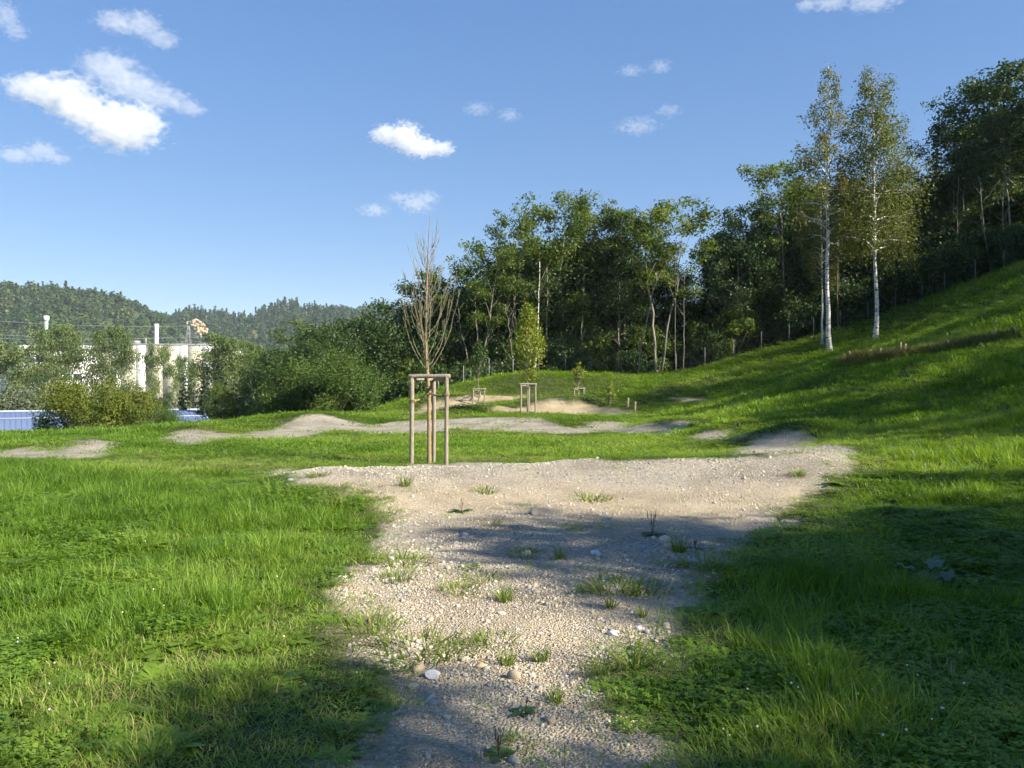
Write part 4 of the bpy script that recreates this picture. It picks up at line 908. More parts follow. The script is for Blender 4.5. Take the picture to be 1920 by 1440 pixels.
# ------------------------------------------------------------------ fence before the wood
fpx = [(703, 58), (742, 57.5), (768, 57.5), (790, 57.6), (822, 57.8), (869, 58), (917, 58.5), (962, 59.5), (1010, 60), (1060, 60.3), (1108, 60.8), (1160, 61), (1213, 61.5), (1268, 61.8), (1322, 61.5), (1376, 61), (1428, 60.5), (1480, 60), (1526, 59.5), (1576, 59), (1628, 58.5), (1680, 58), (1730, 57), (1772, 56), (1830, 54.5), (1884, 53), (1940, 51.5)]
fen = link('fence', None, loc=(0, 58, HZ(0, 58))); tag(fen, 'wire fence on thin galvanised posts along the edge of the wood', 'fence')
heads = []
for px, D in fpx:
    x, y, z = at_px(px, D); mb = MB(); mb.tube([(x, y - 58, z - .3 - fen.location.z), (x, y - 58, z + (1.9 if px < 1100 else 1.5) - fen.location.z)], .024 if px < 1100 else .018, 7); part('post', mb, M_steel, fen, True); heads.append(np.array((x, y - 58, z - fen.location.z)))
heads = np.array(heads)
for h_ in (.12, .5, .9, 1.3, 1.48):
    mb = MB(); mb.tube(heads + (0, 0, h_), .003, 4); part('wire', mb, M_wire, fen)
# chain-link between the posts
for a, b_ in zip(heads[:-1], heads[1:]):
    L = np.linalg.norm(b_ - a); m_ = int(L / .16); mb = MB()
    for i in range(-11, m_):
        for s_ in (1, -1):
            t0, t1 = i / m_, (i + 11) / m_; z0_, z1_ = (.12, 1.48) if s_ > 0 else (1.48, .12)
            if t0 < 0: z0_ += (z1_ - z0_) * (-t0) / (t1 - t0); t0 = 0
            if t1 > 1: z1_ = z0_ + (z1_ - z0_) * (1 - t0) / (t1 - t0); t1 = 1
            if t1 > t0: mb.tube([a + (b_ - a) * t0 + (0, 0, z0_), a + (b_ - a) * t1 + (0, 0, z1_)], .0012, 3, False)
    part('wire_mesh', mb, M_wire, fen)

# ------------------------------------------------------------------ grass
m, nt, ns, ls = nodes_of('grass'); M_gr = m
ai = N(nt, 'ShaderNodeAttribute', attribute_name='tint', attribute_type='INSTANCER'); ab = N(nt, 'ShaderNodeAttribute', attribute_name='bt')
mm = N(nt, 'ShaderNodeMath', operation='MULTIPLY_ADD'); mm.inputs[1].default_value = .55; ls.new(ab.outputs['Fac'], mm.inputs[0]); ls.new(ai.outputs['Fac'], mm.inputs[2])
r = ramp(nt, [(.25, (.062, .135, .014)), (.62, (.140, .252, .026)), (1.0, (.230, .330, .055)), (1.3, (.42, .36, .16))]); 
for e, p_ in zip(r.color_ramp.elements, (.18, .5, .8, .98)): e.position = p_
sc_ = N(nt, 'ShaderNodeMath', operation='MULTIPLY'); sc_.inputs[1].default_value = .72; ls.new(mm.outputs[0], sc_.inputs[0]); ls.new(sc_.outputs[0], r.inputs[0])
b = N(nt, 'ShaderNodeBsdfPrincipled'); b.inputs['Roughness'].default_value = .5; b.inputs['Specular IOR Level'].default_value = .3; ls.new(r.outputs[0], b.inputs['Base Color'])
tr = N(nt, 'ShaderNodeBsdfTranslucent'); hs = N(nt, 'ShaderNodeHueSaturation'); hs.inputs['Hue'].default_value = .485; hs.inputs['Saturation'].default_value = 1.1; hs.inputs['Value'].default_value = 1.5
ls.new(r.outputs[0], hs.inputs['Color']); ls.new(hs.outputs[0], tr.inputs[0])
mx = N(nt, 'ShaderNodeMixShader'); mx.inputs[0].default_value = .45; ls.new(b.outputs[0], mx.inputs[1]); ls.new(tr.outputs[0], mx.inputs[2]); out(nt, mx.outputs[0])

def blades(seed, n_, rad, h0, h1, w, bend, splay=.5, dry=.08, mat=None, segs=3):
    """clump of curved tapering blades"""
    rg = np.random.default_rng(seed); V = []; Q = []; T = []; B = []; nv = 0
    for i in range(n_):
        r_ = rad * math.sqrt(rg.uniform()); a = rg.uniform(0, 6.28); p = np.array((math.cos(a) * r_, math.sin(a) * r_, -.02))
        h_ = rg.uniform(h0, h1); a2 = a + rg.normal() * (1.3 - splay); ln = rg.uniform(.1, 1) * splay; bd = bend * rg.uniform(.3, 1.4)
        d = np.array((math.cos(a2), math.sin(a2), 0)); sd_ = np.array((-d[1], d[0], 0)); tw = rg.normal() * .5
        sd_ = sd_ * math.cos(tw) + d * math.sin(tw)
        ww = w * rg.uniform(.6, 1.3); bt = rg.uniform(.0, .8) if rg.uniform() > dry else rg.uniform(.9, 1.25)
        t = np.linspace(0, 1, segs + 1); ang = ln * .9 + bd * t
        step = h_ / segs; c_ = [p]
        for k in range(segs): c_.append(c_[-1] + step * (d * math.sin(ang[k]) + np.array((0, 0, math.cos(ang[k])))))
        for k in range(segs): V += [c_[k] - sd_ * ww * (1 - .65 * (k / segs) ** 1.5), c_[k] + sd_ * ww * (1 - .65 * (k / segs) ** 1.5)]
        V.append(c_[-1])
        for k in range(segs - 1): Q.append((nv + 2 * k, nv + 2 * k + 1, nv + 2 * k + 3, nv + 2 * k + 2))
        e = nv + 2 * segs - 2; T.append((e, e + 1, e + 2)); B += [bt] * (2 * segs + 1); nv += 2 * segs + 1
    return mesh_np('grass_clump', np.array(V), [np.array(Q), np.array(T)], mat or M_gr, True, {'bt': np.array(B)})
def clover(seed, n_=34, rad=.13, h=.06, ls_=.016):
    rg = np.random.default_rng(seed); V = []; Q = []; B = []
    for i in range(n_):
        r_ = rad * math.sqrt(rg.uniform()); a = rg.uniform(0, 6.28); hh_ = h * rg.uniform(.5, 1.3); p = np.array((math.cos(a) * r_, math.sin(a) * r_, hh_)); tl = rg.normal(size=2) * .25; bt = rg.uniform(0, .7); a0 = rg.uniform(0, 6.28)
        for k in range(3):
            aa = a0 + k * 2.094; d = np.array((math.cos(aa), math.sin(aa), tl[0] * math.cos(aa) + tl[1] * math.sin(aa) + .15)); s_ = np.array((-math.sin(aa), math.cos(aa), -tl[0] * math.sin(aa) + tl[1] * math.cos(aa))); L = ls_ * rg.uniform(.8, 1.3)
            nv = len(V); V += [p, p + d * L * .8 + s_ * L * .55, p + d * L * 1.15, p + d * L * .8 - s_ * L * .55]; Q.append((nv, nv + 1, nv + 2, nv + 3)); B += [bt] * 4
        nv = len(V); g_ = np.array((p[0] * .7, p[1] * .7, -.02)); V += [g_ - (.0012, 0, 0), g_ + (.0012, 0, 0), p + (.001, 0, 0), p - (.001, 0, 0)]; Q.append((nv, nv + 1, nv + 2, nv + 3)); B += [bt] * 4
    return mesh_np('clover', np.array(V), [np.array(Q)], M_gr, False, {'bt': np.array(B)})
def rosette(seed, n_=9, L=.16, w=.028, rise=.6, mat=None, wav=.25):
    """flat-leaved weed: long leaves from one point"""
    rg = np.random.default_rng(seed); V = []; Q = []; B = []
    for i in range(n_):
        a = i / n_ * 6.28 + rg.uniform(-.3, .3); l_ = L * rg.uniform(.6, 1.15); d = np.array((math.cos(a), math.sin(a), 0)); s_ = np.array((-d[1], d[0], 0)); rs = rise * rg.uniform(.4, 1.3); bt = rg.uniform(.1, .7)
        for k, t in enumerate(np.linspace(0, 1, 6)):
            c_ = d * l_ * t + np.array((0, 0, l_ * (rs * t - rs * .75 * t * t)))
            ww = w * rg.uniform(.8, 1.2) * (math.sin(min(1, t * .95 + .06) * 2.9) ** .8 + .05); V += [c_ - s_ * ww + (0, 0, ww * wav), c_ + (0, 0, 0), c_ + s_ * ww + (0, 0, ww * wav)]
        b0 = len(V) - 18
        for k in range(5):
            for j in range(2): Q.append((b0 + k * 3 + j, b0 + k * 3 + j + 1, b0 + k * 3 + j + 4, b0 + k * 3 + j + 3))
        B += [bt] * 18
    return mesh_np('rosette', np.array(V), [np.array(Q)], mat or M_gr, True, {'bt': np.array(B), 'tint': np.array(B)})
GS = [blades(100 + k, 30, .12, .06, .16, .0027, 1.1, .6, .13) for k in range(5)]             # 0-4 meadow
GS += [blades(110 + k, 26, .11, .12, .27, .0030, 1.0, .45, .05) for k in range(4)]     # 5-8 taller
GS += [clover(120 + k) for k in range(3)]                                             # 9-11
GS += [rosette(130 + k) for k in range(2)]                                            # 12-13
GS += [blades(140 + k, 44, .30, .07, .17, .0065, .9, .5, .07) for k in range(4)]       # 14-17 wide clumps for farther ground
GS += [blades(150, 9, .08, .14, .30, .0016, .6, .4, .8)]                            # 18 dry stalks
GS += [blades(160 + k, 46, .17, .03, .08, .003, 1.1, .8, .15) for k in range(2)]       # 19-20 low sparse creeping grass
def grass_points(D0, D1, dens, margin=1.18):
    w1 = .64 * D1 * margin + 1.6; area = (D1 - D0) * 2 * w1; n_ = int(area * dens)
    y = rng.uniform(D0, D1, n_); x = rng.uniform(-w1, w1, n_); k = np.abs(x) < .64 * y * margin + 1.6
    return x[k], y[k]
PX = []; 
for D0, D1, dens, sxy, far_ in ((.6, 5.2, 210, 1.0, 0), (5.2, 8, 170, 1.05, 0), (8, 13, 105, 1.25, 0), (13, 20, 60, 1.6, 0), (20, 30, 26, 1.35, 1), (30, 44, 15, 1.8, 1), (44, 63, 8, 2.4, 1)):
    x, y = grass_points(D0, D1, dens); g_, s_, sd_ = masks(x, y, True); m_ = len(x)
    e_ = .25 + .003 * y; keep = rng.uniform(size=m_) < np.maximum(1 - smooth(-1.0, 1.0, sd_ / e_), np.where(y < 18, .005 + .10 * smooth(.56, .68, fbm(x * 1.4 + 3, y * 1.4, 93)), .02 + .22 * smooth(.54, .66, fbm(x * 1.1, y * 1.1, 91))))
    # nothing where the land drops to the valley or under the trees
    fencey = np.interp(CX + x / y * F, [a for a, _ in fpx], [b_ for _, b_ in fpx]); keep &= (y < fencey + .6) | (CX + x / y * F < 690)
    x, y, g_, sd_ = x[keep], y[keep], g_[keep], sd_[keep]; e_ = .25 + .003 * y; m_ = len(x); z = H(x, y)
    tall = fbm(x * .45, y * .45, 50); clv = fbm(x * .9 + 40, y * .9, 60); fine_ = fbm(x * 2.2, y * 2.2, 71, 2)
    bowl = smooth(15.2, 16.5, y) * (1 - smooth(31, 36, y)) * (1 - smooth(4, 9, x)) * smooth(-13, -8, x)
    slope = smooth(3, 9, x - .15 * y)
    edge_ = smooth(-3.2, -.3, sd_ / e_)
    hs_ = (.55 + .55 * smooth(.38, .62, tall)) * (1 - .45 * bowl) * (1 + .3 * slope) * (.75 + .5 * fine_) * (1 - .45 * edge_)
    if far_: idx = rng.integers(14, 18, m_)
    else:
        idx = rng.integers(0, 5, m_); idx = np.where((tall > .5) & (rng.uniform(size=m_) < .5 * (1 - bowl) * (1 - edge_)), rng.integers(5, 9, m_), idx)
        isc = (clv > .50) & (rng.uniform(size=m_) < .8) & (y < 13); idx = np.where(isc, rng.integers(9, 12, m_), idx)
        idx = np.where((rng.uniform(size=m_) < .015 + .06 * smooth(.52, .62, fbm(x * .7 + 5, y * .7, 88))) & (y < 14), rng.integers(12, 14, m_), idx)
        idx = np.where((rng.uniform(size=m_) < .75 * edge_), rng.integers(19, 21, m_), idx)
    idx = np.where(rng.uniform(size=m_) < .012 + .03 * smooth(.55, .7, fbm(x * .8, y * .8, 87)), 18, idx)
    sv = rng.uniform(.75, 1.3, m_)
    scl = np.stack([sv * sxy, sv * sxy, sv * hs_], 1)
    tint = np.clip(.42 + (fbm(x * .3 + 9, y * .3, 81) - .47) * 1.2 + (fbm(x * 1.3, y * 1.3, 82) - .47) * .8 + rng.normal(size=m_) * .13 + .10 * bowl + .10 * smooth(.1, .7, g_), 0, .74)
    PX.append((np.stack([x, y, z], 1), np.stack([rng.normal(size=m_) * .12, rng.normal(size=m_) * .12, rng.uniform(0, 6.28, m_)], 1), scl, idx, tint))
cat_ = lambda k: np.concatenate([p[k] for p in PX])
gn_scatter('grass', cat_(0), cat_(1), cat_(2), cat_(3), cat_(4), GS, 'green meadow grass with clover over the field and the slope', 'grass')
print('GRASS', len(cat_(3)))

# ------------------------------------------------------------------ gravel and stones
def rock(seed, sub=1, flat=.6, rough_=.25, cut=0, mat=None, name='stone'):
    import bmesh
    rg = np.random.default_rng(seed); bm = bmesh.new(); bmesh.ops.create_icosphere(bm, subdivisions=sub, radius=1); ax = np.array((1, rg.uniform(.6, .95), flat * rg.uniform(.8, 1.2)))
    pl = rg.normal(size=(cut, 3)); pl = pl / (np.linalg.norm(pl, axis=1)[:, None] + 1e-9); k1 = rg.normal(size=(4, 3)) * 1.6; ph = rg.uniform(0, 6, 4)
    for v in bm.verts:
        c_ = np.array(v.co); 
        for q in pl:
            e = c_ @ q
            if e > .62: c_ = c_ - q * (e - .62) * .92
        c_ = c_ * (1 + rough_ * sum(math.sin(c_ @ k1[i] + ph[i]) for i in range(4)) / 4); v.co = c_ * ax
    me = bpy.data.meshes.new(name); bm.to_mesh(me); bm.free()
    for p in me.polygons: p.use_smooth = cut == 0
    me.materials.append(mat or M_pebble); return me
PB = [rock(200 + k, 1, .62, .3, 3 if k % 2 else 0) for k in range(8)]
QX = []
for D0, D1, dens, s0 in ((1.0, 4.2, 3000, .0055), (4.2, 6.2, 2600, .0060), (6.2, 9, 1700, .0072), (9, 12.5, 1100, .0070), (12.5, 17, 1000, .0085)):
    n_ = int((D1 - D0) * 12 * dens); x = rng.uniform(-5, 7, n_); y = rng.uniform(D0, D1, n_); k = (np.abs(x) < .64 * y * 1.1 + 1); x, y = x[k], y[k]
    g_, s_ = masks(x, y); pt = fbm(x * 1.1, y * 1.1, 95)
    k = rng.uniform(size=len(x)) < g_ * (.35 + .65 * smooth(.38, .6, pt)) * (.10 + .9 * smooth(.3, .7, g_)); x, y, s_ = x[k], y[k], s_[k]; m_ = len(x); z = H(x, y)
    sz = s0 * np.exp(rng.normal(size=m_) * .45); scl = sz[:, None] * rng.uniform(.8, 1.25, (m_, 3))
    tn = np.clip(rng.uniform(0, 1, m_) * (1 - .25 * s_) + .25 * s_, 0, 1)
    QX.append((np.stack([x, y, z + sz * .15], 1), np.stack([rng.normal(size=m_) * .3, rng.normal(size=m_) * .3, rng.uniform(0, 6.28, m_)], 1), scl, rng.integers(0, 8, m_), tn))
cat_ = lambda k: np.concatenate([p[k] for p in QX])
gn_scatter('gravel', cat_(0), cat_(1), cat_(2), cat_(3), cat_(4), PB, 'loose small pebbles strewn over the gravel path', 'gravel')
print('GRAVEL', len(cat_(3)))
SM = [rock(220 + k, 2, .6, .28, (0, 5, 3, 0, 6, 4)[k], M_stone) for k in range(6)]
k = 0
while k < 210:
    y = 2.6 + 6.2 * rng.uniform() ** 1.2; x = rng.uniform(-2.2, 4.2); g_, _ = masks(np.array((x,)), np.array((y,)))
    if g_[0] < .75 or fbm(np.array((x * 1.1,)), np.array((y * 1.1,)), 95)[0] < .42: continue
    s_ = .0145 * math.exp(rng.normal() * .38) * (1 + .05 * y)
    link('stone', SM[rng.integers(0, 6)], GROUND['gravel_path'], (x, y, HZ(x, y) + s_ * .18), (rng.normal() * .25, rng.normal() * .25, rng.uniform(0, 6.28)), (s_ * rng.uniform(.85, 1.3), s_, s_ * rng.uniform(.8, 1.1))); k += 1
for i, (px, py, w_, mat, cut, flat, lb) in enumerate((
    (812, 1270, 36, M_stoneWhite, 6, .6, 'broken whitish rock in the shade beside the low grass clump'), (775, 1290, 26, M_stone, 5, .6, 'grey speckled rock just left of the whitish broken one'),
    (785, 1255, 34, M_stoneBrown, 0, .5, 'flat brown stone half under the low grass clump'), (963, 1271, 27, M_stoneBrown, 0, .75, 'rounded brown cobble on the sunlit gravel'),
    (1030, 1355, 26, M_stoneBrown, 7, .85, 'squarish tan stone like a worn cube at the bottom of the path'), (900, 1248, 20, M_stoneYel, 3, .6, 'yellowish stone beside a pale cobble in the sunlit gravel'), (872, 1240, 23, M_stone, 0, .6, 'pale oval cobble left of the yellowish stone'),
    (1150, 1191, 24, M_stoneWhite, 5, .6, 'white angular stone above the large grass tussock'), (1197, 1180, 13, M_stoneWhite, 0, .8, 'small white round pebble, left of a pair'), (1211, 1187, 13, M_stoneBlue, 0, .8, 'small grey round pebble, right of a pair'),
    (1247, 1014, 30, M_stone, 0, .45, 'flat grey stone behind the small green tuft in the shade'), (1252, 1028, 22, M_stoneBrown, 0, .55, 'brownish stone in front of the flat grey one'), (1298, 1056, 26, M_stoneBlue, 0, .5, 'flat blue-grey stone at the edge of the shaded grass'),
    (1207, 1030, 17, M_stoneBlue, 4, .8, 'dark blue-grey stone in the shaded middle of the path'), (1117, 1040, 26, M_stoneWhite, 6, .5, 'whitish crumbling stone in the shaded path'), (1000, 965, 24, M_stone, 4, .6, 'brown-grey stone in the sand below the crest'),
    (965, 1430, 30, M_stone, 0, .6, 'grey cobble at the lower edge of the picture'), (735, 1050, 14, M_stoneWhite, 5, .7, 'white chip at the left edge of the path'), (545, 902, 15, M_stoneBlue, 0, .5, 'grey stone at the left end of the crest'),
    (870, 1005, 20, M_stoneBlue, 5, .5, 'blue-grey slab in the sand left of the shade'))):
    q = ground(px, py); s_ = w_ / F * q[1] / 2
    o = link('stone', rock(400 + i, 3, flat, .18 if cut else .1, cut, mat), None, (q[0], q[1], q[2] + s_ * flat * .35), (0, 0, rng.uniform(0, 6.28)), s_); tag(o, lb, 'stone', 'larger stones on the path')

# ------------------------------------------------------------------ tufts and weeds on the path
TU = [blades(500 + k, 110, .07, .14, .34, .0034, 1.7, 1.0, .08, segs=5) for k in range(3)]       # arching tussock
TL = [blades(510 + k, 150, .12, .05, .13, .0032, 1.2, .9, .14) for k in range(3)]         # low spreading
TM = [blades(520 + k, 60, .035, .08, .17, .003, .9, .6, .1) for k in range(2)]          # small upright
M_tuft = leaf_mat('tuft_blade', (.075, .135, .016), (.18, .26, .035), .42, (.34, .30, .12), attr='bt', attr_type='GEOMETRY', obj_var=.3)
for me in TU + TL + TM: me.materials[0] = M_tuft
for i, (px, py, w_, kd, lb) in enumerate((
    (1185, 1250, 215, 'U', 'large arching grass tussock in the sun at the lower right of the path'), (1130, 1262, 150, 'U', 'left half of the large tussock hanging over the gravel'), (1495, 893, 75, 'U', 'bright green tussock on the right end of the crest'),
    (640, 950, 120, 'U', 'overhanging tussock at the left edge below the crest'), (595, 892, 44, 'L', 'small dark grass cushion on the left end of the crest'), (492, 902, 56, 'U', 'grass tuft where the crest meets the left meadow'),
    (640, 1385, 150, 'U', 'dark tussock in the shade at the bottom left of the path'), (680, 1305, 150, 'U', 'tussock in the shade above the dark bottom one'), (790, 1222, 150, 'L', 'long low grass clump crossing the left side of the path'), (850, 1225, 90, 'L', 'right end of the long low grass clump'),
    (928, 1203, 82, 'L', 'dark green round tuft on the sunlit gravel'), (765, 1055, 95, 'L', 'loose grass patch on the left of the path, upper'), (745, 1085, 70, 'L', 'loose grass patch on the left of the path, lower'), (860, 1108, 75, 'L', 'pale tuft in the middle of the sunlit gravel'), (903, 1088, 66, 'L', 'darker tuft right of the pale one in the middle'),
    (948, 1128, 36, 'M', 'small upright tuft with a shadow on the pale gravel'), (1272, 1035, 34, 'M', 'small bright green tuft beside the flat grey stone'), (1150, 1105, 110, 'L', 'dark creeping patch in the shaded path, left half'), (1205, 1108, 90, 'L', 'dark creeping patch in the shaded path, right half'),
    (1050, 1048, 26, 'M', 'little tuft in the shaded gravel'), (760, 913, 24, 'M', 'tiny pale tuft on the near side of the crest, left'), (910, 922, 50, 'L', 'flat dark weed patch below the crest'), (1110, 938, 70, 'L', 'thin strip of weeds in the sand below the crest'),
    (1325, 1062, 100, 'L', 'spreading grass at the right edge of the shaded path'), (1015, 1240, 34, 'M', 'thin tuft on the sunlit gravel left of the tussock'), (950, 1245, 34, 'M', 'thin tuft above the brown cobble'), (1145, 1140, 28, 'M', 'small tuft at the front of the dark creeping patch'), (1205, 1155, 24, 'M', 'small brownish tuft above the white stones'),
    (975, 1395, 60, 'L', 'thin brownish grass at the bottom of the path'), (1040, 1318, 36, 'M', 'yellowish tuft beside the broad-leaved weed'), (700, 1180, 110, 'L', 'grass spreading from the left meadow onto the gravel'), (985, 1040, 60, 'L', 'dark strip of grass in the shaded middle of the path'), (1440, 1010, 60, 'L', 'grass reaching in at the right edge of the path'))):
    q = ground(px, py); s_ = w_ / F * q[1]
    me, base_w = {'U': (TU[i % 3], .55), 'L': (TL[i % 3], .24), 'M': (TM[i % 2], .115)}[kd]
    s_ = s_ / base_w; o = link('grass_tuft', me, None, q, (0, 0, i * 1.7), (s_, s_, s_ * {'L': .8, 'U': .72, 'M': 1}[kd])); tag(o, lb, 'grass tuft', 'grass tufts growing on the gravel path')
def plantain(px, py, w_, stalks, hst, lb, n_=8, mat=M_weed):
    q = ground(px, py); L = w_ / F * q[1] / 2; o = link('plantain', None, loc=q, rot=(0, 0, px)); tag(o, lb, 'weed')
    link('leaf_rosette', rosette(px, n_, L, L * .24, .35, mat), o)
    rg = np.random.default_rng(px)
    for i in range(stalks):
        a = rg.uniform(0, 6.28); h_ = hst * rg.uniform(.6, 1.05); mb = MB(); d = np.array((math.cos(a), math.sin(a), 0)) * h_ * rg.uniform(.05, .3)
        mb.tube([(0, 0, 0), d * .5 + (0, 0, h_ * .5), d * .8 + (0, 0, h_ * .6)], .002, 5); mb.tube([d * .8 + (0, 0, h_ * .58), d * .92 + (0, 0, h_ * .8), d + (0, 0, h_)], [.0035, .005, .002], 6); part('seed_stalk', mb, M_dark_stalk, o, True)
plantain(866, 960, 42, 4, .19, 'plantain with upright seed stalks in the sun below the crest')
plantain(1223, 1003, 52, 7, .27, 'plantain with a sheaf of tall dark seed stalks in the shade')
plantain(1302, 1030, 34, 5, .10, 'low plantain with short stalks right of the small green tuft')
plantain(985, 1335, 64, 1, .14, 'broad-leaved plantain near the squarish tan stone', 6)
plantain(935, 1418, 70, 4, .12, 'dark plantain at the lower edge of the path')
# grass stem with a seed head rising from the tussock, thin dead stalk at the bottom edge
q = ground(1222, 1228); o = link('grass_plant', None, loc=q); tag(o, 'tall pale grass stem with a drooping leaf above the large tussock', 'grass stem')
mb = MB(); mb.tube([(0, 0, 0), (.03, 0, .18), (.07, .01, .34), (.14, .02, .47)], [.0025, .0025, .0022, .001], 5); link('stem', mb.mesh('stem', M_tuft, True), o)
mb = MB(); mb.add([(.03, 0, .16), (.05, .004, .20), (.085, .012, .235), (.06, .0, .19)], [(0, 1, 2, 3)]); link('leaf', mb.mesh('leaf', M_tuft), o)
q = ground(1058, 1450); mb = MB(); mb.tube([(0, 0, -.02), (.002, 0, .07), (0, 0, .13)], .0022, 6); o = part('stalk', mb, M_dark_stalk, None, True); o.location = q; tag(o, 'thin dark dead stalk standing at the lower edge of the path', 'stalk')
# butterbur with large pale leaves
q = ground(1735, 1100); bb = link('butterbur', None, loc=q); tag(bb, 'plant with large pale blue-green leaves in the shaded meadow', 'plant')
rg = np.random.default_rng(77)
for i, (dx, dz, w_, tl) in enumerate(((-.15, .16, .085, -.5), (.03, .20, .07, .3), (-.02, .10, .08, .2), (.10, .19, .075, .5), (-.08, .06, .06, .1), (.09, .05, .08, -.2), (.14, .11, .07, .4))):
    t = np.linspace(0, 2 * np.pi, 15)[:-1]; rr_ = w_ * (1 + .14 * np.cos(t * 2) + .08 * np.sin(t * 5 + i) - .35 * np.exp(-((t - np.pi) / .35) ** 2)); cy = rg.uniform(-.08, .08)
    v = np.stack([rr_ * np.cos(t), rr_ * np.sin(t), .25 * rr_ * np.sin(t * 3 + i) * .3 + tl * rr_ * np.cos(t) * .6], 1); v = np.vstack([v, (0, 0, -.012)]); v[:, 2] += v[:, 1] * (.30 + .5 * tl) + .016 * np.sin(np.arctan2(v[:, 1], v[:, 0]) * 4 + i); v = v * .82 + (dx, cy, dz); mb = MB(); mb.add(v, None, [(k, (k + 1) % 14, 14) for k in range(14)])
    me = mesh_np('leaf', np.vstack(mb.v), [np.vstack(mb.t)], M_butter, True, {'tint': np.full(15, rg.uniform(.1, .8))}); lf_ = link('leaf', me, bb)
    mb = MB(); mb.tube([(dx * .1, cy * .1, 0), (dx * .6, cy * .6, dz * .7), (dx, cy, dz - .012)], .005, 5); part('leaf_stalk', mb, M_tuft, lf_, True)
for px, py, L, lb in ((140, 1000, .26, 'broad-leaved dock in the sunny meadow on the left'), (190, 985, .2, 'smaller dock right behind the broad one in the left meadow'), (215, 1180, .22, 'yellowish broad-leaved weed in the left meadow'), (30, 1330, .24, 'weed with long pale leaves at the lower left corner'), (1430, 1090, .18, 'broad-leaved weed at the shaded right edge of the path'), (1235, 1325, .13, 'small weed with pale leaves below the large tussock'), (560, 1310, .2, 'weed in the shaded grass left of the path')):
    q = ground(px, py); o = link('weed', rosette(px + 7, 8, L * .5, L * .085, 1.3, M_tuft), None, q, (0, 0, px)); tag(o, lb, 'weed')
# matted straw and clover flowers
q = ground(1785, 1290); st = blades(601, 130, .20, .06, .2, .002, .6, 1.6, 1.0); st.materials[0] = M_dark_stalk2 = simple_mat('straw', (.24, .17, .08), (.42, .32, .18), 30, .9, 0); o = link('straw_patch', st, None, q); tag(o, 'patch of matted brown straw in the shaded meadow', 'straw', kind='stuff')
M_flow = simple_mat('clover_flower', (.62, .60, .52), (.78, .76, .70), 40, .8, .2); M_flowY = simple_mat('yellow_flower', (.70, .52, .03), (.80, .62, .05), 40, .7, 0)
fr_ = rock(610, 1, 1.0, .2, 0, M_flow, 'flower'); fy_ = rock(611, 1, .5, .1, 0, M_flowY, 'flower')
pts = [ground(rng.uniform(1350, 1900), rng.uniform(1240, 1430)) + (0, 0, rng.uniform(.07, .12)) for _ in range(22)] + [ground(rng.uniform(20, 600), rng.uniform(930, 1400)) + (0, 0, rng.uniform(.08, .13)) for _ in range(16)]
pts += [ground(rng.uniform(1550, 1910), rng.uniform(880, 960)) + (0, 0, rng.uniform(.15, .22)) for _ in range(12)]
n1_ = len(pts); pts += [ground(rng.uniform(380, 1250), rng.uniform(818, 858)) + (0, 0, .07) for _ in range(70)]; n2_ = len(pts) - n1_
gn_scatter('meadow_flowers', np.array(pts), np.zeros((len(pts), 3)), np.concatenate([rng.uniform(.005, .0075, n1_), rng.uniform(.010, .014, n2_)])[:, None].repeat(3, 1), np.array([0] * n1_ + [1] * n2_), np.zeros(len(pts)), [fr_, fy_], 'scattered white clover heads and tiny yellow flowers in the meadow', 'flowers')

# ------------------------------------------------------------------ pegs and dry weeds on the slope
for i, (px, py, h_, tx) in enumerate(((1601, 676, .55, -.35), (1632, 658, .5, .05), (1652, 662, .5, .05), (1676, 662, .35, .02), (1698, 664, .6, .0), (1712, 668, .4, -.1), (1737, 661, .3, 0), (1747, 660, .5, .02), (1771, 652, .3, 0), (1785, 660, .55, -.25), (1801, 648, .4, 0), (1819, 655, .4, -.15), (1835, 644, .3, 0), (1859, 650, .35, -.1), (1866, 645, .6, -.05), (1906, 640, .5, 0), (1690, 678, .7, 0))):
    D = np.interp(px, (1600, 1750, 1910), (36.5, 33.5, 31.5)); x, y, z = at_px(px, D); mb = MB(); mb.box((0, 0, h_ * .4), (.035, .018, h_ * .62)); o = part('peg', mb, M_peg, None); o.location = (x, y, z); o.rotation_euler = (rng.normal() * .08, tx, rng.uniform(-.5, .5))
    lb = 'leaning pale peg at the lower end of the weedy row' if i == 0 else ('short wooden peg standing last at the upper end of the row' if i == 15 else ('short pale peg, ' + ['', 'second', 'third', 'fourth', 'fifth', 'sixth', 'seventh', 'eighth', 'ninth', 'tenth', 'eleventh', 'twelfth', 'thirteenth', 'fourteenth', 'fifteenth', '', 'set lowest, sixth'][i] + ' from the lower end of the weedy row'))
    tag(o, lb, 'peg', 'pegs in the weedy row on the slope')
M_dryw = leaf_mat('dry_weed', (.06, .085, .02), (.15, .16, .045), .3, (.30, .24, .10), attr_type='INSTANCER', obj_var=.2)
DW = [blades(620 + k, 60, .28, .22, .60, .008, .8, .6, .3, M_dryw) for k in range(3)]
pts = []
for _ in range(560):
    px = rng.uniform(1590, 1900); D = np.interp(px, (1600, 1750, 1910), (36.5, 33.5, 31.5)) + rng.normal() * .35; x = (px - CX) / F * D; pts.append((x, D, HZ(x, D)))
m_ = len(pts); s_ = rng.uniform(.6, 1.3, m_)
gn_scatter('dry_weeds', np.array(pts), np.stack([np.zeros(m_), np.zeros(m_), rng.uniform(0, 6.28, m_)], 1), np.stack([s_, s_, s_], 1), rng.integers(0, 3, m_), rng.uniform(0, 1, m_), DW, 'strip of rough dry weeds running up the slope among the pegs', 'weeds')

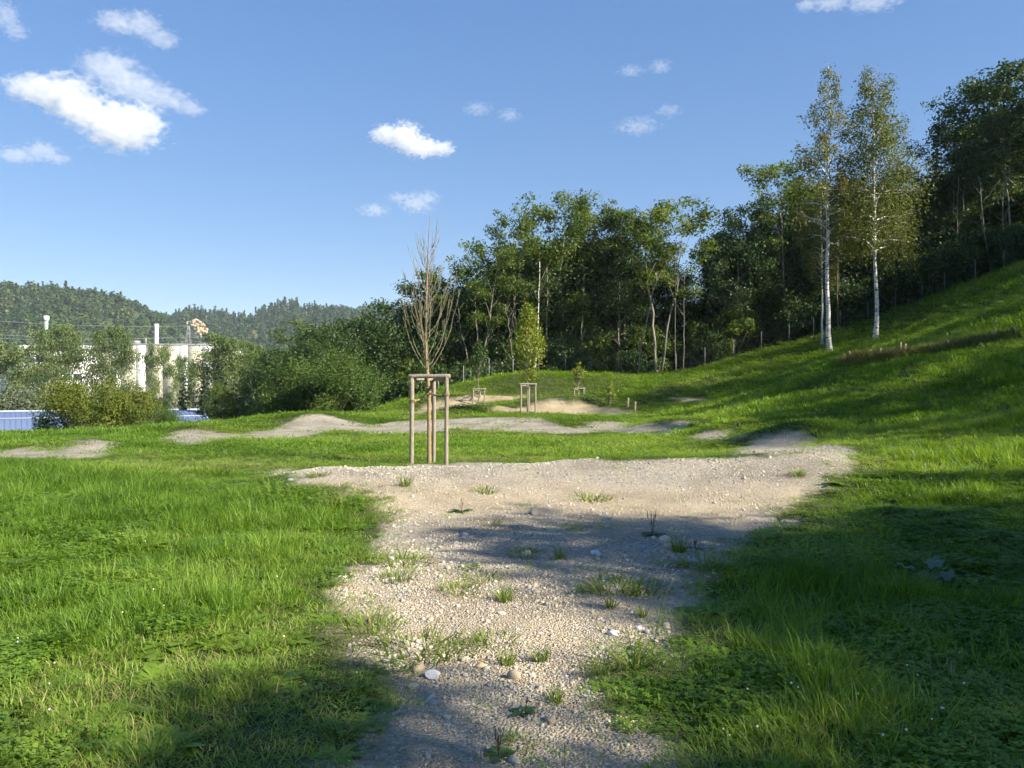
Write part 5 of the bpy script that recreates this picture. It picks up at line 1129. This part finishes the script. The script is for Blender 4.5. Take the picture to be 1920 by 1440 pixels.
# ------------------------------------------------------------------ clouds
def cloud(blobs, D, dens, label, soft=.30, nscale=1.0, seed=0, amp=2.5):
    """bank of vapour: puffs given as (photo column, row, half width, half height), D metres away"""
    cen = np.array([P(b_[0], b_[1], D) for b_ in blobs]); rad_ = 1.12 * np.array([(b_[2] / F * D, max(b_[2], b_[3]) / F * D * .8, b_[3] / F * D) for b_ in blobs])
    lo = (cen - rad_ * 1.75).min(0); hi = (cen + rad_ * 1.75).max(0); mid = (lo + hi) / 2; size = (hi - lo) / 2
    m, nt, ns, ls = nodes_of('cloud_vapour'); tc = N(nt, 'ShaderNodeTexCoord'); f = None
    no = N(nt, 'ShaderNodeTexNoise'); no.inputs['Scale'].default_value = nscale * 4.2 / np.median(rad_[:, 0]); no.inputs['Detail'].default_value = 7; no.inputs['Roughness'].default_value = .62; no.inputs['Distortion'].default_value = .35
    mp = N(nt, 'ShaderNodeMapping'); mp.inputs['Location'].default_value = (seed * 913., seed * 377., 0); mp.inputs['Scale'].default_value = (.8, .8, 1.25); ls.new(tc.outputs['Object'], mp.inputs[0]); ls.new(mp.outputs[0], no.inputs['Vector'])
    for c_, r_ in zip(cen - mid, rad_):
        s1 = N(nt, 'ShaderNodeVectorMath', operation='SUBTRACT'); s1.inputs[1].default_value = c_; ls.new(tc.outputs['Object'], s1.inputs[0])
        s2 = N(nt, 'ShaderNodeVectorMath', operation='DIVIDE'); s2.inputs[1].default_value = r_; ls.new(s1.outputs[0], s2.inputs[0])
        s3 = N(nt, 'ShaderNodeVectorMath', operation='LENGTH'); ls.new(s2.outputs[0], s3.inputs[0])
        s4 = N(nt, 'ShaderNodeMath', operation='SUBTRACT'); s4.inputs[0].default_value = 1; ls.new(s3.outputs['Value'], s4.inputs[1])
        if f is None: f = s4.outputs[0]
        else:
            mx = N(nt, 'ShaderNodeMath', operation='SMOOTH_MAX'); mx.inputs[2].default_value = .25; ls.new(f, mx.inputs[0]); ls.new(s4.outputs[0], mx.inputs[1]); f = mx.outputs[0]
    nn = N(nt, 'ShaderNodeMath', operation='MULTIPLY_ADD'); nn.inputs[1].default_value = amp; nn.inputs[2].default_value = -.55 * amp; ls.new(no.outputs['Fac'], nn.inputs[0])
    ad = N(nt, 'ShaderNodeMath', operation='ADD'); ls.new(f, ad.inputs[0]); ls.new(nn.outputs[0], ad.inputs[1])
    mr = N(nt, 'ShaderNodeMapRange', interpolation_type='SMOOTHSTEP'); mr.inputs[1].default_value = 0; mr.inputs[2].default_value = soft; mr.inputs[4].default_value = dens; ls.new(ad.outputs[0], mr.inputs[0])
    pv = N(nt, 'ShaderNodeVolumePrincipled'); pv.inputs['Color'].default_value = (1, 1, 1, 1); pv.inputs['Anisotropy'].default_value = .1; ls.new(mr.outputs[0], pv.inputs['Density'])
    o_ = N(nt, 'ShaderNodeOutputMaterial'); ls.new(pv.outputs[0], o_.inputs['Volume']); m.cycles.volume_step_rate = .35
    mb = MB(); mb.box((0, 0, 0), size); o = part('cloud', mb, m, None); o.location = mid; tag(o, label, 'cloud', 'small fair-weather clouds')
    return o
cloud([(60, 165, 55, 26), (120, 175, 62, 40), (160, 205, 60, 34), (225, 235, 75, 46), (270, 225, 36, 36)], 2100, .015, 'largest bright white cloud at the upper left', .35, 1.0, 1)
cloud([(200, 125, 60, 32), (245, 160, 60, 28), (300, 180, 55, 20), (352, 202, 34, 16)], 2250, .006, 'thin grey-white streak of cloud above the largest one', .4, 1.0, 2)
cloud([(215, 38, 44, 20), (262, 42, 38, 26), (300, 70, 34, 18)], 2000, .008, 'oblong cloud at the top left, tilted down to the right', .4, 1.0, 3)
cloud([(5, 25, 24, 30), (25, 55, 24, 18)], 1900, .007, 'cloud cut off by the upper left corner', .4, 1.0, 4)
cloud([(30, 290, 40, 16), (75, 283, 36, 20), (105, 296, 26, 10)], 2600, .006, 'flat faint cloud at the left edge above the hill', .4, 1.0, 5)
cloud([(722, 252, 30, 20), (757, 256, 36, 28), (790, 275, 40, 20), (828, 277, 26, 14)], 2500, .019, 'single bright white cloud in the middle of the sky', .3, 1.0, 6)
cloud([(750, 370, 26, 10), (780, 380, 34, 20), (800, 370, 26, 14)], 3400, .006, 'faint wisp of cloud over the tip of the leafless sapling', .55, 1.0, 7, 3.6)
cloud([(700, 393, 30, 12)], 3400, .006, 'fainter small wisp left of the sapling tip', .55, 1.0, 8, 3.6)
cloud([(1515, 6, 24, 12), (1560, 0, 40, 12), (1640, -2, 60, 10)], 1700, .009, 'cloud cut off by the upper edge above the birches', .4, 1.0, 9)
cloud([(1238, 122, 24, 14), (1185, 130, 26, 10)], 2300, .006, 'tiny puff of cloud right of the middle', .55, 1.0, 10, 3.6)
cloud([(895, 202, 30, 12), (955, 214, 24, 14)], 2600, .0045, 'pair of faint wisps right of the bright middle cloud', .55, 1.0, 11, 3.6)
cloud([(1195, 235, 44, 14), (1255, 205, 26, 12)], 2600, .004, 'very faint wisps in the blue above the wood', .55, 1.0, 12, 3.6)

# ------------------------------------------------------------------ haze
m, nt, ns, ls = nodes_of('haze_air'); pv = N(nt, 'ShaderNodeVolumePrincipled'); pv.inputs['Color'].default_value = (.72, .84, 1, 1); pv.inputs['Density'].default_value = .00011; pv.inputs['Anisotropy'].default_value = .0
o_ = N(nt, 'ShaderNodeOutputMaterial'); ls.new(pv.outputs[0], o_.inputs['Volume'])
mb = MB(); mb.box((0, 2500, 80), (6800, 4400, 92)); o = part('haze', mb, m, None); tag(o, 'thin blue haze in the air over the valley', 'haze', kind='stuff')
